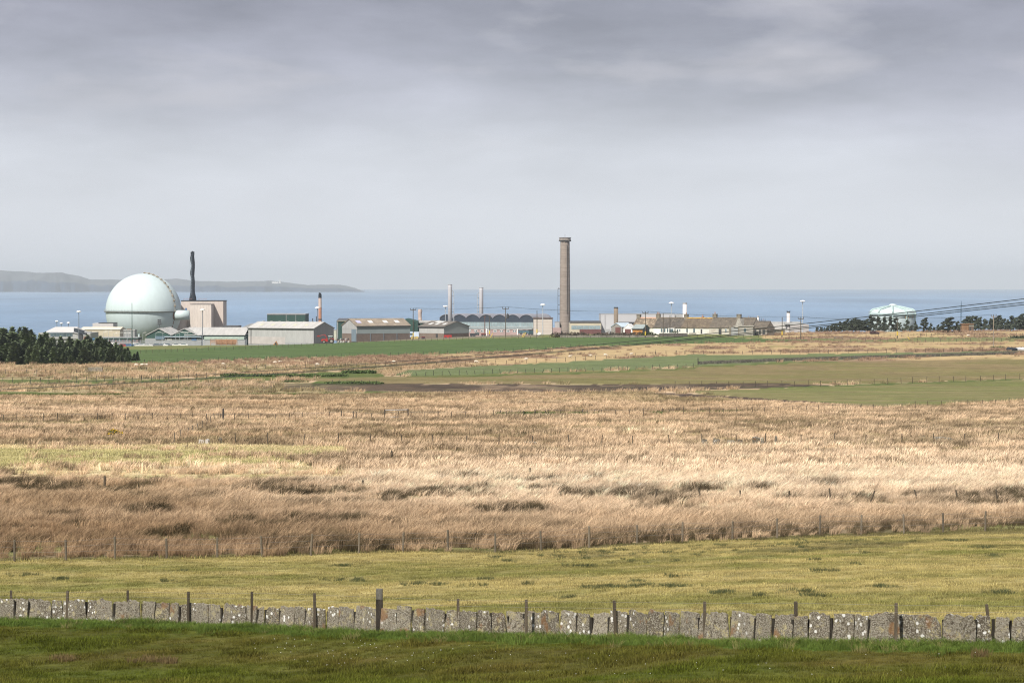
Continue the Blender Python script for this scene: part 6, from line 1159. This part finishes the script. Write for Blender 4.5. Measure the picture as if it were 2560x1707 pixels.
t = thing('tarpaulin_heap', base(2550, 735), 'heap of dark plastic and pale sheeting behind short stakes', 'heap'); rr = random.Random(8)
for k in range(10): b = MB(); g = base(2522 + k * 7, 738); b.blob((g.x, 738 + rr.uniform(-1, 1), g.z + .4), (.9, .7, .5 + .3 * rr.random()), 8, 5); b.obj('bundle', M_STACK if k not in (3, 4, 5, 6) else mat('pale plastic sheet', (.55, .57, .60), .4, .2), t)
t = thing('heather_heap', base(2185, 930), 'dark heap lying in the brown rushes before the pines', 'heap'); b = MB(); g = base(2183, 930); b.blob((g.x, 930, g.z + .5), (1.4, .7, .8), 10, 6); b.blob((g.x + 1.6, 930, g.z + .3), (.9, .6, .5), 10, 6); b.obj('heap', mat('dark scrap', (.05, .03, .032), .9, .3, 2), t)

# ------------------------------------------------------------------ tractor and plough
d = 897.0; p = P(820, 857.5, d); p.z = min(p.z, gz1(p.x, d)); t = thing('tractor', p, 'red tractor with raised front loader and pale cab roof', 'tractor')
MB().prism([(-2.5, .95), (-2.55, 1.45), (-2.2, 1.7), (.1, 1.8), (.1, .8), (-1.0, .75)], 'y', -.42, .42).obj('bonnet', M_RED, t, world=False); MB().box(-1.2, 1.9, -.35, .35, .6, 1.0).obj('chassis', M_TRIM, t, world=False)
cb = MB().prism([(.05, 1.2), (.0, 2.0), (.3, 2.75), (1.65, 2.75), (1.75, 1.5), (1.3, 1.2)], 'y', -.72, .72).obj('cab', mat('cab glass', (.10, .17, .17), .2, .1, spec=.7), t, world=False)
MB().box(.15, 1.8, -.82, .82, 2.75, 2.95).obj('cab_roof', mat('pale cab roof', (.55, .56, .56), .5), cb, world=False)
for x in (.15, 1.0, 1.68):
    for s in (-1, 1): MB().box(x - .05, x + .05, s * .73 - .04, s * .73 + .04, 1.3, 2.78).obj('pillar', M_TRIM, cb, world=False)
for s in (-1, 1):
    for nm, x, r_, w in (('rear_wheel', 1.35, .92, .5), ('front_wheel', -1.45, .64, .4)):
        yc = s * (.95 if nm[0] == 'r' else .85); b = MB(); b.tube([(x, yc - w / 2, r_), (x, yc + w / 2, r_)], r_, 18); wh = b.obj(nm, mat('tyre rubber', (.035, .033, .03), .9, .2, 2), t, world=False)
        b = MB(); b.tube([(x, yc - w / 2 - .02, r_), (x, yc + w / 2 + .02, r_)], r_ * .52, 12); b.obj('rim', mat('dusty rim', (.33, .30, .27), .7), wh, world=False)
    MB().prism([(.45, 1.5), (.7, 1.95), (1.4, 2.1), (2.1, 1.85), (2.3, 1.4), (2.1, 1.4), (1.9, 1.7), (1.35, 1.9), (.8, 1.75)], 'y', *sorted((s * .72, s * 1.2))).obj('mudguard', M_RED, t, world=False)
    b = MB(); b.tube([(-.1, s * .55, 1.5), (-.9, s * .55, 3.0), (-1.5, s * .55, 3.35), (-3.2, s * .55, 2.75)], .11, 6); b.obj('loader_arm', M_RED, t, world=False)
MB().prism([(-3.1, 2.4), (-3.2, 3.0), (-3.5, 3.05), (-4.1, 2.75), (-3.9, 2.5), (-3.5, 2.75)], 'y', -.95, .95).obj('bucket', M_RED, t, world=False); b = MB(); b.tube([(-.35, .46, 1.7), (-.35, .46, 2.9)], .05, 6); b.obj('exhaust', M_TRIM, t, world=False)
p2 = P(843, 857, d); p2.z = min(p2.z, gz1(p2.x, d)); t = thing('plough', p2, 'multi furrow plough hitched behind the tractor', 'plough')
b = MB(); b.box(-.8, 4.2, -.12, .12, .85, 1.1); b.obj('beam', M_MAROON, t, world=False)
for k in range(5):
    x = .1 + k * .95; MB().prism([(x - .1, .1), (x + .5, .15), (x + .7, .75), (x + .2, .95)], 'y', -.35, -.2).obj('mouldboard', mat('worn steel', (.45, .43, .41), .5, .2), t, world=False); MB().prism([(x - .2, 1.1), (x + .3, 1.1), (x + .55, 1.75), (x + .1, 1.8)], 'y', .05, .2).obj('upper_mouldboard', M_PALE if k % 2 else M_TRIM, t, world=False)
b = MB(); b.tube([(3.4, -.5, .4), (3.4, -.3, .4)], .4, 12); b.obj('depth_wheel', M_TRIM, t, world=False)

# ------------------------------------------------------------------ sheep
def sheep_mesh(name, graze):
    b = MB(); b.blob((0, 0, .62), (.58, .29, .30), 12, 8); hx, hz_ = (.78, .38) if graze else (.76, .86); b.tube([(.42, 0, .70), (hx - .08, 0, hz_)], .17, 7, .11); b.blob((hx + .05, 0, hz_ - .04), (.18, .09, .10), 8, 5)
    for s in (-1, 1): b.blob((hx - .03, s * .11, hz_ + .04), (.05, .07, .03), 6, 4)
    for x in (-.36, .34):
        for s in (-1, 1): b.tube([(x, s * .14, .5), (x - .02, s * .14, .25), (x, s * .14, 0)], .07, 6, .04)
    return b.mesh(name, mat('fleece', (.60, .54, .45), .95, .12, 3), True)
SM = [sheep_mesh('sheep grazing', True), sheep_mesh('sheep standing', False)]
for i, (u, v, k, f_, lb) in enumerate(((340, 917, 0, 0, 'sheep farthest under the spruces of a trio on the brown moor'), (355, 917, 1, 0, 'biggest sheep of the trio near the spruce plantation'), (366, 917, 0, 1, 'small sheep on the field side of the trio by the spruces'), (558, 915, 0, 0, 'lone sheep in rushes below the timber pen'), (688, 910, 0, 1, 'smaller sheep of a pair below the white barn'), (699, 909, 1, 0, 'bigger sheep of a pair below the white barn'), (793, 915, 0, 0, 'lone grazing sheep in rushes below the tractor'), (985, 909, 0, 1, 'lone sheep beside the overhead wires on the brown strip'), (1190, 908, 0, 0, 'sheep at the left tip of the pale green field'), (1316, 902, 0, 1, 'sheep lying low by the stout fence post above the green strip'), (1425, 895, 1, 0, 'whitest sheep of the line above the pale green field'), (1477, 893, 1, 1, 'sheep second along the line above the pale green field'), (1513, 892, 0, 0, 'grazing sheep third along the line above the pale green field'), (1578, 889, 1, 0, 'sheep at the cottage end of the line above the green field'), (1641, 845, 0, 1, 'sheep resting by the low pale block wall'), (2420, 842, 0, 0, 'sheep grazing below the rusty hut'))):
    g = on_ground(u, v, 400, 990); o = bpy.data.objects.new('sheep', SM[k]); COL.objects.link(o); o.location = g; o.rotation_euler = (0, 0, random.uniform(-.5, .5) + (math.pi if f_ else 0)); s = .92; o.scale = (s, s, s); tag(o, lb, 'sheep', 'sheep on the moor')

# ------------------------------------------------------------------ trees
M_BARK = mat('grey bark', (.085, .07, .058), .95, .25, 1.0); M_SPRUCE = mat('spruce needles', (.125, .160, .080), .9, .5, .7, fine=.3, fscale=3, rnd=.3); M_PINE = mat('pine needles', (.070, .085, .06), .9, .5, .6, fine=.3, fscale=3, rnd=.22)
def spruce(seed):
    r = random.Random(seed); b = MB(); H = 10.0; z = .5
    while z < H:
        f_ = z / H; R = 3.3 * (1 - f_) ** .75 * r.uniform(.8, 1.15) + .12; n = max(4, int(15 * (1 - f_)) + 4); a0 = r.uniform(0, 6.28)
        for k in range(n):
            a = a0 + 6.283 * k / n + r.uniform(-.25, .25); L = R * r.uniform(.45, 1.25); m = max(2, int(L / .33))
            for j in range(m + 1):
                q = (j + .6) / (m + 1) * L; zz = z + .30 * q - .16 * q * q + r.uniform(-.14, .14); c_ = Vector((q * math.cos(a), q * math.sin(a), zz)); e = Vector((math.cos(a + r.uniform(-.9, .9)), math.sin(a + r.uniform(-.9, .9)), r.uniform(.0, .7))).normalized(); s = Vector((-math.sin(a), math.cos(a), r.uniform(-.5, .5))).normalized(); w = r.uniform(.32, .58)
                b.add([c_ - s * w - e * w * .3, c_ + s * w * .9 - e * w * .3, c_ + e * w * 1.7 + s * w * .3, c_ + e * w * 1.5 - s * w * .4], [(0, 1, 2, 3)])
        z += .34 + .22 * (1 - f_) * r.random()
    for k in range(6): zz = H * (.96 + .012 * k); b.add([(-.12 + .02 * k, 0, zz), (.12 - .02 * k, .03, zz), (r.uniform(-.1, .1), r.uniform(-.1, .1), zz + .35)], [(0, 1, 2)])
    t = MB(); t.tube([(0, 0, -.6), (.05, 0, H * .5), (0, 0, H * 1.02)], .19, 7, .02); return b.mesh('spruce crown', M_SPRUCE), t.mesh('spruce trunk', M_BARK)
def pine(seed, lean=.5, H=8.0):
    r = random.Random(seed); b = MB(); t = MB(); pts = [(0, 0, -.6)]; x = 0
    for k in range(1, 7): x += r.uniform(-.1, .3) * lean; pts.append((x, r.uniform(-.15, .15), H * .94 * k / 6))
    t.tube(pts, .24, 7, .04)
    for k in range(19):
        f_ = .14 + .86 * (k + .5) / 19; i = min(5, int(f_ * 6)); c_ = Vector(pts[i]).lerp(Vector(pts[i + 1]), f_ * 6 - i); a = r.uniform(0, 6.283); L = r.uniform(.7, 2.7) * (1.2 - .85 * f_); e = c_ + Vector((math.cos(a) * L + .35 * lean, math.sin(a) * L, r.uniform(.1, .9)))
        t.tube([c_, (c_ + e) / 2 + Vector((0, 0, -.1)), e], .07, 5, .02); s = r.uniform(.55, .95) * (1.15 - .4 * f_)
        leaf_cloud(b, e, (s * 1.2, s * 1.1, s * .7), 90, .27, r, .1); leaf_cloud(b, (c_ + e) / 2, (s * .6, s * .6, s * .4), 30, .22, r, .1)
    leaf_cloud(b, Vector(pts[-1]) + Vector((0, 0, -.1)), (.45, .45, .8), 60, .14, r, .05); return b.mesh('pine crown', M_PINE), t.mesh('pine trunk', M_BARK)
SP = [spruce(100 + k) for k in range(5)]; PN = [pine(200 + k, .4 + .25 * (k % 3)) for k in range(5)]
def tree(name, proto, x, y, h, H, wid, lb, group):
    t = thing(name, (x, y, gz1(x, y)), lb, 'tree', random.uniform(0, 6.28) if name[0] == 's' else random.uniform(-.5, .5), group); s = h / H; t.scale = (s * wid, s * wid, s)
    part_copy(proto[0], 'crown', t, world=False); part_copy(proto[1], 'trunk', t, world=False); return t
SG = 'spruces of the dark plantation'; rt = random.Random(12)
tops_u = [-60, 0, 30, 60, 100, 130, 155, 185, 210, 240, 262, 285, 300, 330, 350]; tops_v = [812, 815, 818, 820, 826, 830, 836, 841, 843, 844, 847, 852, 858, 874, 886]
for row, (d, sh, step, k0) in enumerate(((684, 36, 15, 0), (697, 24, 14, 7), (712, 14, 14, 3), (730, 6, 15, 10), (750, 0, 16, 5))):
    u = -75 + k0
    while u < 342 - row * 5:
        vt_ = float(np.interp(u, tops_u, tops_v)) + sh * (1 if u < 200 else .6) + rt.uniform(-4, 15) - (8 if rt.random() < .15 else 0); uu_ = u + rt.uniform(-5, 5); dd = d + rt.uniform(-6, 6); x = (uu_ - 1280) / F * dd; h = P(uu_, vt_, dd).z - gz1(x, dd)
        if h > 2: tree('spruce_tree', SP[rt.randrange(5)], x, dd, h, 10.4, rt.uniform(.8, 1.5), 'dark spruce packed in the plantation at the edge of the works', SG)
        u += step * rt.uniform(.85, 1.15) * (1 if u < 150 else .62)
for u, vt_, d, lb in ((289.5, 858, 716, 'slender young spruce standing clear of the plantation end'), (303, 882, 712, 'small bushy spruce at the plantation end'), (322, 876, 716, 'low dark spruce before the green cabinets'), (343, 878, 714, 'low spruce before the narrower green cabinet'), (361, 898, 710, 'tiny last spruce at the field corner'), (250, 838, 735, 'spiky spruce rising before the brick block')):
    x = (u - 1280) / F * d; tree('spruce_tree', SP[int(u) % 5], x, d, P(u, vt_, d).z - gz1(x, d), 10.4, 1.05, lb, None)
PG = 'pines of the wind bent shelter belt'
for k in range(17):
    u = 2172 + k * 13.4 + rt.uniform(-4, 4); d = 1024 + rt.uniform(-6, 8); x = (u - 1280) / F * d; tree('pine_tree', PN[rt.randrange(5)], x, d, max(2.0, P(u, 812 + rt.uniform(-3, 9), d).z - gz1(x, d)), 8.4, rt.uniform(1.3, 1.9), 'stunted low pine among the trunks of the thin belt by the tank', 'stunted pines under the belt')
clump = [(2040 + k * 10.2, 824 - 27 * math.sin(min(1, k / 9) * 1.5) + (k % 3) * 3) for k in range(13)]
for k, (u, vt_) in enumerate(clump):
    for row in range(2):
        d = 1015 + row * 18 + rt.uniform(-5, 5); uu_ = u + row * 5 + rt.uniform(-3, 3); x = (uu_ - 1280) / F * d; h = P(uu_, vt_ - row * 2 + rt.uniform(-2, 4), d).z - gz1(x, d); tree('pine_tree', PN[rt.randrange(5)], x, d, max(h, 2.2), 8.4, 1.15, 'dark pine crowded in the dense part of the shelter belt', PG)
for u, vt_, d, w, lb in ((2176, 787, 1020, .8, 'pine at the near edge of the dense belt overlapping the tank'), (2192, 791, 1010, .75, 'twisted pine against the left of the domed tank'), (2207, 792, 1015, .7, 'gnarled pine before the tank rib'), (2222, 791, 1008, .7, 'upright pine before the middle of the domed tank'), (2238, 793, 1012, .75, 'bushy pine beside the tank pole'), (2250, 806, 1004, .6, 'low crooked pine right of the tank pole'), (2266, 798, 1006, .7, 'thin leaning pine before the right of the tank'), (2288, 802, 985, .6, 'small dark pine at the right rim of the tank'), (2309, 794, 960, .8, 'top heavy pine between tank and broad pine'), (2326, 807, 958, .6, 'short forked pine right of the top heavy one'), (2344, 811, 962, .7, 'low bushy pine touching the broad pine'), (2370, 793, 955, 1.5, 'broad dense pine, the widest crown of the belt'), (2393, 802, 965, .9, 'wispy pine leaning off the broad pine')):
    x = (u - 1280) / F * d; tree('pine_tree', PN[int(u) % 5], x, d, P(u, vt_, d).z - gz1(x, d), 8.4, w * 1.4, lb, None)
for k in range(24):
    u = 2408 + k * 8 + rt.uniform(-4, 4); vt_ = 788 + rt.uniform(0, 12) + (4 if 2440 < u < 2470 else 0) - (4 if u > 2540 else 0); d = 1045 + rt.uniform(-12, 16); x = (u - 1280) / F * d; tree('pine_tree', PN[rt.randrange(5)], x, d, P(u, vt_, d).z - gz1(x, d), 8.4, rt.uniform(.85, 1.3), 'dark pine in the far row behind the rusty hut and pale pole', 'far row pines behind the hut')
